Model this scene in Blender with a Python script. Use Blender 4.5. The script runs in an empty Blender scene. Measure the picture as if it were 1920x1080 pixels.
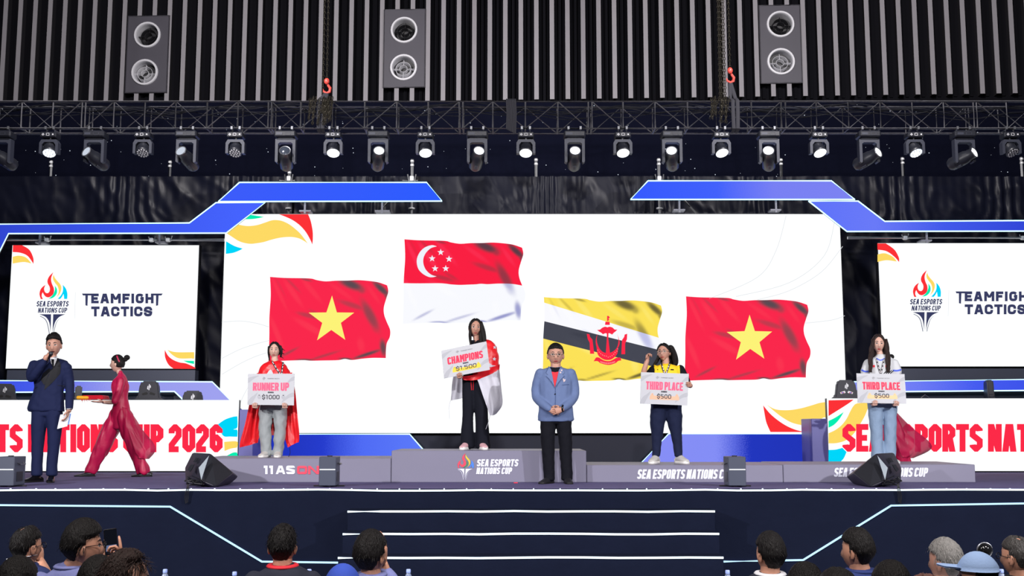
import bpy, bmesh, math, random
from mathutils import Vector, Matrix, noise
from mathutils.bvhtree import BVHTree
from mathutils.geometry import delaunay_2d_cdt
random.seed(7)
sc = bpy.context.scene
COL = sc.collection
PI = math.pi

# ------------------------------------------------------------------ camera
F = 2100.0                      # focal length in pixels of the 1920x1080 frame
PITCH = math.atan(260.0 / F)    # looking slightly up at the stage
ZS = 1.25                       # stage deck height
CZ = ZS + 0.68                  # camera height
cam = bpy.data.cameras.new('camera'); cam.sensor_width = 36; cam.lens = F / 1920 * 36
cam.clip_end = 200
camo = bpy.data.objects.new('camera', cam); COL.objects.link(camo)
camo.location = (0, 0, CZ); camo.rotation_euler = (PI / 2 + PITCH, 0, 0)
sc.camera = camo

# ------------------------------------------------------------------ world, lights, exposure
w = bpy.data.worlds.new('hall_air'); sc.world = w; w.use_nodes = True
w.node_tree.nodes['Background'].inputs[0].default_value = (0.30, 0.34, 0.45, 1)
w.node_tree.nodes['Background'].inputs[1].default_value = 0.05
sc.view_settings.view_transform = 'Standard'; sc.view_settings.look = 'None'
sc.view_settings.gamma = 1; sc.view_settings.exposure = 0
sc.view_settings.use_curve_mapping = False

def spot(name, loc, target, watts, size, blend, radius, col=(1, 1, 1)):
    l = bpy.data.lights.new(name, 'SPOT'); l.energy = watts; l.spot_size = math.radians(size)
    l.spot_blend = blend; l.shadow_soft_size = radius; l.color = col
    o = bpy.data.objects.new(name, l); COL.objects.link(o); o.location = loc
    o.rotation_euler = (Vector(target) - Vector(loc)).to_track_quat('-Z', 'Y').to_euler()
    return o
spot('front_wash_light', (-9.5, 3.5, 5.6), (0.5, 14.5, 2.0), 4500, 62, .6, .12, (1, .97, .98))
spot('front_wash_light', (9.5, 3.5, 5.6), (-0.5, 14.5, 2.0), 4500, 62, .6, .12, (1, .97, .98))
spot('front_key_light', (0, 0.5, 7.5), (0, 14.5, 2.0), 2900, 70, .7, .25, (1, .97, .98))
for hx in (-6, 0, 6):
    l = bpy.data.lights.new('house_light', 'AREA'); l.energy = 420; l.size = 1.5; l.color = (1, .92, .86)
    o = bpy.data.objects.new('house_light', l); COL.objects.link(o); o.location = (hx, 3.6, 8.8)
spot('wall_wash_light', (-5, 12.0, 9.6), (-5, 21, 8.2), 2600, 120, .8, .4, (1, .95, .95))
spot('wall_wash_light', (5, 12.0, 9.6), (5, 21, 8.2), 2600, 120, .8, .4, (1, .95, .95))

# ------------------------------------------------------------------ pixel to place
CP, SP = math.cos(PITCH), math.sin(PITCH)
def ray(u, v):
    xr, yr = (u - 960) / F, (540 - v) / F
    return Vector((xr, CP - yr * SP, SP + yr * CP))
def at(u, v, D):
    r = ray(u, v); t = D / r.y
    return Vector((r.x * t, D, CZ + r.z * t))
def atz(u, v, z):
    r = ray(u, v); t = (z - CZ) / r.z
    return Vector((r.x * t, r.y * t, z))
def vz(z, D):                   # picture row of height z at distance D
    k = (z - CZ) / D
    return 540 - F * (k * CP - SP) / (CP + k * SP)
def ppm(D, z=2.5): return F / (D * CP + (z - CZ) * SP)

# ------------------------------------------------------------------ materials
def lin(c): return tuple((x / 12.92 if x <= .04045 else ((x + .055) / 1.055) ** 2.4) for x in c)
def rgb(r, g, b): return lin((r / 255, g / 255, b / 255))
MATS = {}
def mat(name, col, rough=.6, metal=0, bump=0, bscale=40, var=0, vscale=6, emit=None, alpha=1, spec=.5, stretch=None, sheen=0):
    if name in MATS: return MATS[name]
    m = bpy.data.materials.new(name); m.use_nodes = True; nt = m.node_tree
    b = nt.nodes['Principled BSDF']
    b.inputs['Base Color'].default_value = (*col, 1); b.inputs['Roughness'].default_value = rough
    b.inputs['Metallic'].default_value = metal; b.inputs['Specular IOR Level'].default_value = spec
    if alpha < 1: b.inputs['Alpha'].default_value = alpha
    if sheen: b.inputs['Sheen Weight'].default_value = sheen
    tc = nt.nodes.new('ShaderNodeTexCoord'); mp = nt.nodes.new('ShaderNodeMapping')
    nt.links.new(tc.outputs['Object'], mp.inputs['Vector'])
    if stretch: mp.inputs['Scale'].default_value = stretch
    n = nt.nodes.new('ShaderNodeTexNoise'); n.inputs['Scale'].default_value = vscale; n.inputs['Detail'].default_value = 3
    nt.links.new(mp.outputs['Vector'], n.inputs['Vector'])
    mr = nt.nodes.new('ShaderNodeMapRange'); mr.inputs[3].default_value = 1 - max(var, .04); mr.inputs[4].default_value = 1 + max(var, .04)
    nt.links.new(n.outputs['Fac'], mr.inputs[0])
    mx = nt.nodes.new('ShaderNodeVectorMath'); mx.operation = 'SCALE'; mx.inputs[0].default_value = col
    nt.links.new(mr.outputs[0], mx.inputs['Scale']); nt.links.new(mx.outputs[0], b.inputs['Base Color'])
    if bump:
        n2 = nt.nodes.new('ShaderNodeTexNoise'); n2.inputs['Scale'].default_value = bscale; n2.inputs['Detail'].default_value = 4
        nt.links.new(mp.outputs['Vector'], n2.inputs['Vector'])
        bp = nt.nodes.new('ShaderNodeBump'); bp.inputs['Strength'].default_value = bump; bp.inputs['Distance'].default_value = .02
        nt.links.new(n2.outputs['Fac'], bp.inputs['Height']); nt.links.new(bp.outputs[0], b.inputs['Normal'])
    if emit:
        b.inputs['Emission Color'].default_value = (*emit[0], 1); b.inputs['Emission Strength'].default_value = emit[1]
    MATS[name] = m; return m
def led(name, col, s=1.0, grad=None):
    """a glowing surface: colour as shown; grad = (axis scale xyz, [(pos, colour)...]) for a displayed gradient"""
    if name in MATS: return MATS[name]
    m = bpy.data.materials.new(name); m.use_nodes = True; nt = m.node_tree
    nt.nodes.remove(nt.nodes['Principled BSDF'])
    e = nt.nodes.new('ShaderNodeEmission'); e.inputs[0].default_value = (*col, 1); e.inputs[1].default_value = s
    if grad:
        tc = nt.nodes.new('ShaderNodeTexCoord'); se = nt.nodes.new('ShaderNodeSeparateXYZ')
        nt.links.new(tc.outputs['Object'], se.inputs[0])
        mr = nt.nodes.new('ShaderNodeMapRange'); mr.inputs[1].default_value = grad[0]; mr.inputs[2].default_value = grad[1]
        nt.links.new(se.outputs[0], mr.inputs[0])
        nz = nt.nodes.new('ShaderNodeTexNoise'); nz.inputs['Scale'].default_value = 60
        ad = nt.nodes.new('ShaderNodeMath'); ad.operation = 'MULTIPLY_ADD'; ad.inputs[1].default_value = .12
        nt.links.new(tc.outputs['Object'], nz.inputs['Vector']); nt.links.new(nz.outputs['Fac'], ad.inputs[0])
        nt.links.new(mr.outputs[0], ad.inputs[2])
        rp = nt.nodes.new('ShaderNodeValToRGB'); els = rp.color_ramp.elements
        for i, (p, c) in enumerate(grad[2]):
            el = els[i] if i < 2 else els.new(p)
            el.position = p; el.color = (*c, 1)
        nt.links.new(ad.outputs[0], rp.inputs[0]); nt.links.new(rp.outputs[0], e.inputs[0])
    nt.links.new(e.outputs[0], nt.nodes['Material Output'].inputs[0])
    MATS[name] = m; return m
def ledattr(name):
    if name in MATS: return MATS[name]
    m = bpy.data.materials.new(name); m.use_nodes = True; nt = m.node_tree
    nt.nodes.remove(nt.nodes['Principled BSDF'])
    e = nt.nodes.new('ShaderNodeEmission'); a = nt.nodes.new('ShaderNodeAttribute'); a.attribute_name = 'Col'
    nt.links.new(a.outputs['Color'], e.inputs[0]); nt.links.new(e.outputs[0], nt.nodes['Material Output'].inputs[0])
    MATS[name] = m; return m

# ------------------------------------------------------------------ mesh builder
ORG = {}
def org(o):
    return ORG[o.name] if o is not None else Vector((0, 0, 0))
def setp(o, label=None, cat=None, group=None, kind=None):
    if label: o['label'] = label
    if cat: o['category'] = cat
    if group: o['group'] = group
    if kind: o['kind'] = kind
    return o
def thing(name, label, cat, loc=(0, 0, 0), group=None, rotz=0, kind=None):
    o = bpy.data.objects.new(name, None); COL.objects.link(o); o.empty_display_size = .1
    o.location = loc; o.rotation_euler = (0, 0, rotz); ORG[o.name] = Vector(loc)
    return setp(o, label, cat, group, kind)
def perp(d):
    a = Vector((0, 0, 1)) if abs(d.z) < .9 else Vector((1, 0, 0))
    s = d.cross(a).normalized(); return s, s.cross(d).normalized()

class MB:
    def __init__(s): s.v = []; s.f = []; s.m = []
    def add(s, vs, fs, mi=0):
        n = len(s.v); s.v.extend(Vector(p) for p in vs)
        for f in fs: s.f.append([i + n for i in f]); s.m.append(mi)
        return s
    def join(s, o, mi=None):
        n = len(s.v); s.v.extend(o.v)
        for f, m in zip(o.f, o.m): s.f.append([i + n for i in f]); s.m.append(m if mi is None else mi)
        return s
    def xf(s, M, start=0):
        for i in range(start, len(s.v)): s.v[i] = M @ s.v[i]
        return s
    def box(s, c, d, M=None, mi=0, bev=0):
        x, y, z = d[0] / 2, d[1] / 2, d[2] / 2
        if bev:
            b = bev; vs = []; 
            for sz in (-1, 1):
                for sx, sy in ((-1, -1), (1, -1), (1, 1), (-1, 1)):
                    vs += [(sx * (x - b), sy * y, sz * (z - b)), (sx * x, sy * (y - b), sz * (z - b)), (sx * (x - b), sy * (y - b), sz * z)]
            bm = bmesh.new(); bv = [bm.verts.new(p) for p in vs]
            r = bmesh.ops.convex_hull(bm, input=bv)
            bm.verts.index_update(); vs = [v.co.copy() for v in bm.verts]; fs = [[q.index for q in f.verts] for f in bm.faces]; bm.free()
        else:
            vs = [(-x, -y, -z), (x, -y, -z), (x, y, -z), (-x, y, -z), (-x, -y, z), (x, -y, z), (x, y, z), (-x, y, z)]
            fs = [(0, 3, 2, 1), (4, 5, 6, 7), (0, 1, 5, 4), (1, 2, 6, 5), (2, 3, 7, 6), (3, 0, 4, 7)]
        c = Vector(c)
        vs = [(M @ Vector(p) if M else Vector(p)) + c for p in vs]
        return s.add(vs, fs, mi)
    def tube(s, pts, r, n=8, mi=0, cap=True, ref=None, closed=False):
        pts = [Vector(p) for p in pts]; k = len(pts); rings = []; prev = None
        for i, p in enumerate(pts):
            a = pts[(i - 1) % k] if (i > 0 or closed) else p; b = pts[(i + 1) % k] if (i < k - 1 or closed) else p
            d = (b - a)
            if d.length < 1e-9: d = Vector((0, 0, 1))
            d.normalize()
            if ref is not None:
                x = Vector(ref) - d * d.dot(Vector(ref))
                if x.length < 1e-4: x = perp(d)[0]
                x.normalize(); y = d.cross(x)
            elif prev is None: x, y = perp(d)
            else:
                x = prev - d * d.dot(prev); x.normalize(); y = d.cross(x)
            prev = x
            rr = r[i] if isinstance(r, (list,)) else r
            ra, rb = rr if isinstance(rr, tuple) else (rr, rr)
            rings.append([p + x * (ra * math.cos(t * 2 * PI / n)) + y * (rb * math.sin(t * 2 * PI / n)) for t in range(n)])
        vs = [q for rg in rings for q in rg]; fs = []
        for i in range(k if closed else k - 1):
            j = (i + 1) % k
            for t in range(n): fs.append((i * n + t, i * n + (t + 1) % n, j * n + (t + 1) % n, j * n + t))
        if cap and not closed: fs.append(tuple(range(n))[::-1]); fs.append(tuple((k - 1) * n + t for t in range(n)))
        return s.add(vs, fs, mi)
    def lathe(s, prof, n=16, M=None, mi=0, cap=True):
        vs = []; fs = []
        for r, z in prof:
            for t in range(n): vs.append(Vector((r * math.cos(t * 2 * PI / n), r * math.sin(t * 2 * PI / n), z)))
        k = len(prof)
        for i in range(k - 1):
            for t in range(n): fs.append((i * n + t, i * n + (t + 1) % n, (i + 1) * n + (t + 1) % n, (i + 1) * n + t))
        if cap and prof[0][0] > 1e-6: fs.append(tuple(range(n))[::-1])
        if cap and prof[-1][0] > 1e-6: fs.append(tuple((k - 1) * n + t for t in range(n)))
        if M: vs = [M @ p for p in vs]
        return s.add(vs, fs, mi)
    def ell(s, c, r, nu=16, nv=10, fn=None, M=None, mi=0):
        c = Vector(c); vs = []; fs = []
        for j in range(nv + 1):
            th = PI * j / nv
            for i in range(nu):
                ph = 2 * PI * i / nu
                d = Vector((math.sin(th) * math.cos(ph), math.sin(th) * math.sin(ph), math.cos(th)))
                p = fn(d) if fn else Vector((d.x * r[0], d.y * r[1], d.z * r[2]))
                vs.append((M @ p if M else p) + c)
        for j in range(nv):
            for i in range(nu): fs.append((j * nu + i, (j + 1) * nu + i, (j + 1) * nu + (i + 1) % nu, j * nu + (i + 1) % nu))
        return s.add(vs, fs, mi)
    def prism(s, pts, off, mi=0):
        """flat outline pts (3D) pushed back by off"""
        n = len(pts); pts = [Vector(p) for p in pts]; off = Vector(off)
        vs = pts + [p + off for p in pts]
        fs = [tuple(range(n)), tuple(range(2 * n - 1, n - 1, -1))] + [(i, i + n, (i + 1) % n + n, (i + 1) % n) for i in range(n)]
        return s.add(vs, fs, mi)
    def face(s, pts, mi=0): return s.add(pts, [tuple(range(len(pts)))], mi)
    def grid(s, rows, mi=0, thick=None):
        h = len(rows); wd = len(rows[0]); vs = [p for r in rows for p in r]
        fs = [(j * wd + i, (j + 1) * wd + i, (j + 1) * wd + i + 1, j * wd + i + 1) for j in range(h - 1) for i in range(wd - 1)]
        return s.add(vs, fs, mi)
    def mesh(s, name, mats, smooth=True, angle=40, o=Vector((0, 0, 0))):
        me = bpy.data.meshes.new(name)
        me.from_pydata([p - o for p in s.v], [], s.f); 
        for m in (mats if isinstance(mats, (list, tuple)) else [mats]): me.materials.append(m)
        if any(s.m): me.polygons.foreach_set('material_index', s.m)
        me.polygons.foreach_set('use_smooth', [smooth] * len(me.polygons))
        if smooth and angle: me.set_sharp_from_angle(angle=math.radians(angle))
        me.update(); return me
    def build(s, name, mats, parent=None, smooth=True, angle=40, local=False, fixn=False):
        o = Vector((0, 0, 0)) if local else org(parent)
        me = s.mesh(name, mats, smooth, angle, o)
        if fixn:
            bm = bmesh.new(); bm.from_mesh(me); bmesh.ops.recalc_face_normals(bm, faces=bm.faces); bm.to_mesh(me); bm.free()
        return link(name, me, parent, o if parent is None else None)
def link(name, me, parent=None, o=None, loc=None):
    ob = bpy.data.objects.new(name, me); COL.objects.link(ob)
    if parent is not None: ob.parent = parent; ORG[ob.name] = org(parent)
    else: ORG[ob.name] = Vector(loc or (0, 0, 0))
    if loc is not None: ob.location = loc
    return ob
def copy_tree(o, parent=None):
    c = o.copy(); COL.objects.link(c); c.parent = parent; ORG[c.name] = Vector(o.location)
    for ch in list(o.children): copy_tree(ch, c)
    return c
def struct(o): o['kind'] = 'structure'; return o
def crom(pts, n=6, closed=True):
    """smooth curve through 2D or 3D points"""
    k = len(pts); P = [Vector(p) for p in pts]; out = []
    for i in range(k if closed else k - 1):
        a, b, c, d = (P[(i - 1) % k], P[i], P[(i + 1) % k], P[(i + 2) % k]) if closed else (P[max(i - 1, 0)], P[i], P[i + 1], P[min(i + 2, k - 1)])
        for j in range(n):
            t = j / n
            out.append(.5 * ((2 * b) + (c - a) * t + (2 * a - 5 * b + 4 * c - d) * t * t + (3 * b - a - 3 * c + d) * t ** 3))
    if not closed: out.append(P[-1].copy())
    return out
def seg(paths, n=6):
    """outline from several open smooth runs joined at sharp corners"""
    out = []
    for p in paths: out += crom(p, n, False)[:-1] if len(p) > 2 else [Vector(q) for q in p[:-1]]
    return out

# ------------------------------------------------------------------ block lettering
def glyph(ch, w_, h, c, t):
    d = lambda *p: ('d', p); P = lambda *p: ('p', p); Cc = lambda *p: ('c', p)
    m = h * .5
    if ch in 'O0': return [Cc((c, 0), (w_ - c, 0), (w_, c), (w_, h - c), (w_ - c, h), (c, h), (0, h - c), (0, c))]
    if ch == 'S': return [P((w_, h - c * 1.2), (w_, h - c), (w_ - c, h), (c, h), (0, h - c), (0, h * .63), (w_, h * .37), (w_, c), (w_ - c, 0), (c, 0), (0, c), (0, c * 1.2))]
    if ch == '$': return glyph('S', w_, h, c, t) + [P((w_ / 2, h + .2 * h), (w_ / 2, h)), P((w_ / 2, -.2 * h), (w_ / 2, 0))]
    if ch == 'E': return [P((w_, h), (0, h), (0, 0), (w_, 0)), P((0, m), (w_ * .8, m))]
    if ch == 'F': return [P((w_, h), (0, h), (0, 0)), P((0, m), (w_ * .8, m))]
    if ch == 'L': return [P((0, h), (0, 0), (w_, 0))]
    if ch == 'A': return [d((0, 0), (w_ * .42, h)), d((w_, 0), (w_ * .58, h)), P((w_ * .32, h * .26), (w_ * .68, h * .26))]
    if ch == 'P': return [P((0, 0), (0, h), (w_ - c, h), (w_, h - c), (w_, h * .45 + c), (w_ - c, h * .45), (0, h * .45))]
    if ch == 'R': return [P((0, 0), (0, h), (w_ - c, h), (w_, h - c), (w_, h * .5 + c), (w_ - c, h * .5), (0, h * .5)), d((w_, 0), (w_ * .62, h * .5))]
    if ch == 'D': return [Cc((0, 0), (w_ - c, 0), (w_, c), (w_, h - c), (w_ - c, h), (0, h))]
    if ch == 'T': return [P((0, h), (w_, h)), P((w_ / 2, h), (w_ / 2, 0))]
    if ch in 'I': return [P((0, 0), (0, h))]
    if ch == '1': return [P((w_ * .6, 0), (w_ * .6, h)), P((w_ * .1, h), (w_ * .6, h))]
    if ch == 'N': return [P((0, 0), (0, h)), P((w_, 0), (w_, h)), d((w_, 0), (0, h))]
    if ch == 'M': return [P((0, 0), (0, h)), P((w_, 0), (w_, h)), d((w_ / 2, h * .3), (0, h)), d((w_ / 2, h * .3), (w_, h))]
    if ch == 'W': return [d((w_ * .25, 0), (0, h)), d((w_ * .25, 0), (w_ * .5, h)), d((w_ * .75, 0), (w_ * .5, h)), d((w_ * .75, 0), (w_, h))]
    if ch == 'H': return [P((0, 0), (0, h)), P((w_, 0), (w_, h)), P((0, m), (w_, m))]
    if ch == 'U': return [P((0, h), (0, c), (c, 0), (w_ - c, 0), (w_, c), (w_, h))]
    if ch == 'C': return [P((w_, h - c * 1.35), (w_, h - c), (w_ - c, h), (c, h), (0, h - c), (0, c), (c, 0), (w_ - c, 0), (w_, c), (w_, c * 1.35))]
    if ch == 'G': return [P((w_, h * .72), (w_, h - c), (w_ - c, h), (c, h), (0, h - c), (0, c), (c, 0), (w_ - c, 0), (w_, c), (w_, m), (w_ * .6, m))]
    if ch == '2': return [P((0, h * .72), (0, h - c), (c, h), (w_ - c, h), (w_, h - c), (w_, h * .62), (0, h * .2), (0, 0), (w_, 0))]
    if ch == '6': return [P((w_, h * .74), (w_, h - c), (w_ - c, h), (c, h), (0, h - c), (0, c), (c, 0), (w_ - c, 0), (w_, c), (w_, h * .54 - c), (w_ - c, h * .54), (0, h * .54))]
    if ch == '5': return [P((w_, h), (0, h), (0, h * .58), (w_ - c, h * .58), (w_, h * .58 - c), (w_, c), (w_ - c, 0), (0, 0))]
    if ch == '.': return [P((0, 0), (0, 0.01))]
    return []
def rounded(P, cl, c):
    out = []; n = len(P)
    for i in range(n):
        j = (i + 1) % n
        if (i == n - 1 and not cl): out.append(P[i]); break
        d = P[j] - P[i]
        if abs(abs(d.x) - abs(d.y)) < 1e-6 and abs(d.x) <= c * 1.01 and (cl or 0 < i < n - 2):
            a = P[i - 1]; pd = (P[i] - a)
            k = Vector((P[j].x, P[i].y)) if abs(pd.x) > abs(pd.y) else Vector((P[i].x, P[j].y))
            for t in (0, .33, .66): out.append(P[i] * (1 - t) ** 2 + k * 2 * t * (1 - t) + P[j] * t * t)
        else: out.append(P[i])
    return out
WID = {'I': 0, '.': 0, '1': .62, 'M': 1.35, 'W': 1.45, 'N': 1.1, 'A': 1.12, 'E': .88, 'F': .86, 'L': .8, 'T': .98}
def text(mb, s, x0, x1, ytop, ybot, t, mp, gap=None, space=.45, slant=0, ch=.25, mi=0, rnd=False):
    """lettering between picture columns x0..x1 and rows ytop..ybot; mp maps (u,v) to a place"""
    h = ybot - ytop; gap = t * .3 if gap is None else gap
    units = sum(WID.get(q, 1) for q in s if q != ' '); fixed = sum(t for q in s if q != ' ') + gap * (len(s) - 1)
    sp = s.count(' ')
    wu = (x1 - x0 - slant * h - fixed) / max(units + sp * space, .1)
    x = x0
    for q in s:
        if q == ' ': x += wu * space + gap; continue
        w_ = wu * WID.get(q, 1); hh = h - t
        c = min(ch * h * .55, w_ * .45)
        def tr(px, py):
            yy = py + t / 2
            return mp(x + t / 2 + px + slant * yy, ybot - yy)
        for si, (kind, pts) in enumerate(glyph(q, w_, hh, c, t)):
            dz = Vector((0, -.0006 * si, 0))
            def tr(px, py):
                yy = py + t / 2
                return mp(x + t / 2 + px + slant * yy, ybot - yy) + dz
            if kind == 'd':
                (ax, ay), (bx, by) = pts
                if ay <= 0: ay = -t / 2
                if by >= hh: by = hh + t / 2
                k = t * .53
                mb.face([tr(ax - k, ay), tr(ax + k, ay), tr(bx + k, by), tr(bx - k, by)], mi); continue
            P = [Vector(p) for p in pts]; cl = kind == 'c'
            if rnd: P = rounded(P, cl, c)
            n = len(P)
            if not cl:
                e0 = (P[0] - P[1]).normalized(); e1 = (P[-1] - P[-2]).normalized()
                if not (q in 'SCG25$6' and len(P) > 6): P[0] = P[0] + e0 * t / 2; P[-1] = P[-1] + e1 * t / 2
            L, R = [], []
            for i in range(n):
                a = P[(i - 1) % n] if (cl or i > 0) else None; b = P[(i + 1) % n] if (cl or i < n - 1) else None
                d0 = (P[i] - a).normalized() if a is not None else None; d1 = (b - P[i]).normalized() if b is not None else None
                d0 = d0 if d0 is not None else d1; d1 = d1 if d1 is not None else d0
                n0 = Vector((-d0.y, d0.x)); n1 = Vector((-d1.y, d1.x)); mm = (n0 + n1)
                mm = mm.normalized() if mm.length > 1e-6 else n0
                k = t / 2 / max(mm.dot(n0), .45)
                L.append(P[i] + mm * k); R.append(P[i] - mm * k)
            for i in range(n if cl else n - 1):
                j = (i + 1) % n
                e = Vector((0, -6e-5 * i, 0)); mb.face([tr(*L[i]) + e, tr(*L[j]) + e, tr(*R[j]) + e, tr(*R[i]) + e], mi)
        x += w_ + t + gap
# ================================================================== setting
M_floor = mat('hall_floor_carpet', rgb(40, 42, 52), .9, bump=.3, bscale=120)
M_deck = mat('stage_deck_carpet', rgb(84, 77, 124), .88, bump=.25, bscale=90, var=.12, vscale=3)
M_face = mat('stage_skirt_fabric', rgb(20, 25, 43), .9, spec=.05, bump=.25, bscale=14, var=.12, vscale=4)
M_dark = mat('dark_wall_paint', rgb(14, 14, 19), .9, spec=.1)
M_fin = mat('fin_grey_paint', rgb(138, 135, 140), .7, var=.06, spec=.3)
M_fin_shade = mat('fin_side_shade', rgb(32, 31, 35), .85, spec=.15)  # darker copy of the fin grey: side shade put into the colour
M_panel = mat('vent_panel_paint', rgb(68, 66, 75), .6)
M_ring = mat('vent_ring_paint', rgb(205, 205, 210), .4)
M_vent_in = mat('vent_inside', rgb(30, 30, 34), .5)
M_cloth = mat('star_cloth', rgb(11, 13, 27), .95, bump=.15, bscale=30, spec=.04)
M_vinyl = mat('black_vinyl_sheet', rgb(15, 17, 30), .4, spec=.14)
M_pole = mat('galvanised_steel', rgb(215, 217, 220), .4, .1)
M_black = mat('black_metal', rgb(30, 31, 36), .45, .3)
M_truss = mat('truss_black_paint', rgb(70, 70, 74), .45, .4)
M_white_led = led('screen_white', (.965, .99, 1.0), 1.06)
M_line = led('edge_strip_white', (.80, .93, 1.0), 1.6)
M_blue_line = led('edge_strip_blue', (.45, .80, 1.0), 2.2)
M_red_led = led('screen_red', rgb(253, 42, 72), 1)
M_red2_led = led('screen_swoosh_red', rgb(253, 50, 55), 1)
M_yel_led = led('screen_yellow', rgb(254, 218, 100), 1)
M_cyan_led = led('screen_cyan', rgb(0, 214, 250), 1)
M_grn_led = led('screen_green', rgb(10, 238, 178), 1)
M_navy_led = led('screen_navy', rgb(58, 62, 98), 1)
M_arc_led = led('screen_arc_grey', rgb(222, 224, 228), 1)
M_dkstrip = mat('screen_base_grey', rgb(60, 64, 80), .6)

o = MB().box((0, 9, -.05), (30, 30, .1)).build('floor', M_floor, smooth=False); struct(o)

# back wall with projecting vertical fins, a little askew to the stage
A_W = math.radians(2.57)
WD = 21.06
def wallp(s, z, off=0):     # s along the wall, off towards the hall
    return Vector((s * math.cos(A_W) - off * math.sin(A_W), WD - s * math.sin(A_W) - off * math.cos(A_W), z))
def wallhit(u, v, off=0):
    r = ray(u, v); n = Vector((math.sin(A_W), math.cos(A_W), 0))
    p0 = wallp(0, 0, off); t = (p0 - Vector((0, 0, CZ))).dot(n) / r.dot(n); p = Vector((0, 0, CZ)) + r * t
    d = p - p0; return (d.x * math.cos(A_W) - d.y * math.sin(A_W)), p.z
zb = wallhit(977, 187, .18)[1]; ZT = 10.6
MW = Matrix.Rotation(-A_W, 4, 'Z')
wb = thing('wall_back', 'dark hall wall with grey vertical fins above the stage', 'wall', wallp(0, 0), kind='structure')
MB().box(wallp(0, ZT / 2, -.1), (26, .2, ZT), MW).build('wall_face', M_dark, wb, smooth=False)
VENTS = [((240, 30), (313, 174), ((277, 66), (272, 136)), 'grey vent panel with two round nozzles, hung lowest of the three'),
         ((720, 18), (797, 164), ((758, 57), (757, 127)), 'grey vent panel with two round nozzles, directly above the hoisted truss middle'),
         ((1422, 10), (1505, 156), ((1463, 46), (1464, 116)), 'grey vent panel with two round nozzles and a stain by its lower nozzle')]
VR = [(wallhit(*a, .21), wallhit(*b, .21)) for a, b, _, _ in VENTS]
P0 = wallhit(976.7, 187, .18)[0]
def fin_mesh(z0, z1): return MB().box((0, -.09, (z0 + z1) / 2), (.05, .178, z1 - z0), mi=1).box((0, -.186, (z0 + z1) / 2), (.086, .014, z1 - z0)).mesh('fin', [M_fin, M_fin_shade], False)
def batten_mesh(z0, z1): return MB().box((0, -.02, (z0 + z1) / 2), (.06, .03, z1 - z0)).mesh('batten', [M_dark], False)
whole = {'fin': fin_mesh(zb, ZT), 'batten': batten_mesh(zb, ZT)}
for k in range(-37, 35):
    for nm, fn, ds in (('fin', fin_mesh, 0), ('batten', batten_mesh, .15)):
        s = P0 + .3 * k + ds; pieces = [whole[nm]]
        for (s0, z1), (s1, z0) in VR:
            if s0 + .03 < s < s1 - .03: pieces = [fn(zb, z0 + .01), fn(z1 - .01, ZT)]
        for me in pieces:
            ob = link(nm, me, wb); ob.location = wallp(s, 0) - wallp(0, 0); ob.rotation_euler = (0, 0, -A_W)
# vent panels with two round jet nozzles each
def vent(px):
    (x0, y0), (x1, y1) = px[0], px[1]
    s0, z1 = wallhit(x0, y0, .21); s1, z0 = wallhit(x1, y1, .21); 
    base = wallp((s0 + s1) / 2, z0, .2)
    t = thing('vent_panel', px[3], 'air vent', base, 'air vents on the back wall', -A_W)
    W_, H_ = (s1 - s0), z1 - z0
    cs = []
    for (cu, cv) in px[2]:
        a, b = wallhit(cu, cv, .21); cs.append((a - (s0 + s1) / 2, b - z0))
    bm = bmesh.new()
    R = .25
    # plate with two round holes: rings of quads around each hole
    mb = MB()
    zs = [0, H_ * .5, H_]
    for (cx, cz), za, zc in ((cs[1], 0, H_ / 2), (cs[0], H_ / 2, H_)):
        n = 32; inn = []; out = []
        for i in range(n):
            a = 2 * PI * (i + .5) / n; ca, sa = math.cos(a), math.sin(a)
            inn.append(Vector((cx + R * ca, -.02, cz + R * sa)))
            tx = ((W_ / 2 - cx) if ca > 0 else (W_ / 2 + cx)) / max(abs(ca), 1e-6); tz = ((zc - cz) if sa > 0 else (cz - za)) / max(abs(sa), 1e-6)
            q = min(tx, tz); out.append(Vector((cx + q * ca, -.02, cz + q * sa)))
        vs = inn + out; fs = [(i, i + n, (i + 1) % n + n, (i + 1) % n) for i in range(n)]
        mb.add(vs, fs)
        for sx in (-1, 1):
            for zz in (za, zc):
                pts = sorted([p for p in out if (p.x * sx > 0)], key=lambda p: (p - Vector((sx * W_ / 2, -.02, zz))).length)[:2]
                mb.face([pts[0], pts[1], Vector((sx * W_ / 2, -.02, zz))])
    for c_, d_ in (((0, .0, .01), (W_, .04, .02)), ((0, .0, H_ - .01), (W_, .04, .02)), ((-W_ / 2 + .01, 0, H_ / 2), (.02, .04, H_)), ((W_ / 2 - .01, 0, H_ / 2), (.02, .04, H_))):
        mb.box(c_, d_)
    pl = mb.build('plate', M_panel, t, smooth=False, local=True)
    for i, (cx, cz) in enumerate(cs):
        Mx = Matrix.Translation((cx, -.02, cz)) @ Matrix.Rotation(PI / 2, 4, 'X')
        nz = MB().lathe([(.264, -.005), (.262, .028), (.255, .036), (.226, .036), (.218, .025), (.214, -.03), (.205, -.17)], 28, Mx, cap=False).build('nozzle', [M_ring], t, local=True)
        g = MB()
        tilt = Matrix.Translation((cx + .01 * (1 - 2 * i), .05, cz - .025)) @ Matrix.Rotation(PI / 2 - .25, 4, 'X')
        for rr in (.072, .145): g.lathe([(rr, -.05), (rr + .006, -.05), (rr + .006, .05), (rr, .05), (rr, -.05)], 22, tilt, cap=False)
        for a in range(4):
            Ma = tilt @ Matrix.Rotation(a * PI / 2, 4, 'Z'); n0 = len(g.v)
            g.box((.14, 0, 0), (.13, .007, .06)); g.xf(Ma, n0)
        g.build('louvre', M_vent_in if i == 0 else M_ring, nz, local=True)
        MB().lathe([(.205, -.169), (.001, -.168)], 24, Mx, cap=False).build('dark_throat', M_vent_in, nz, local=True)
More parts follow.
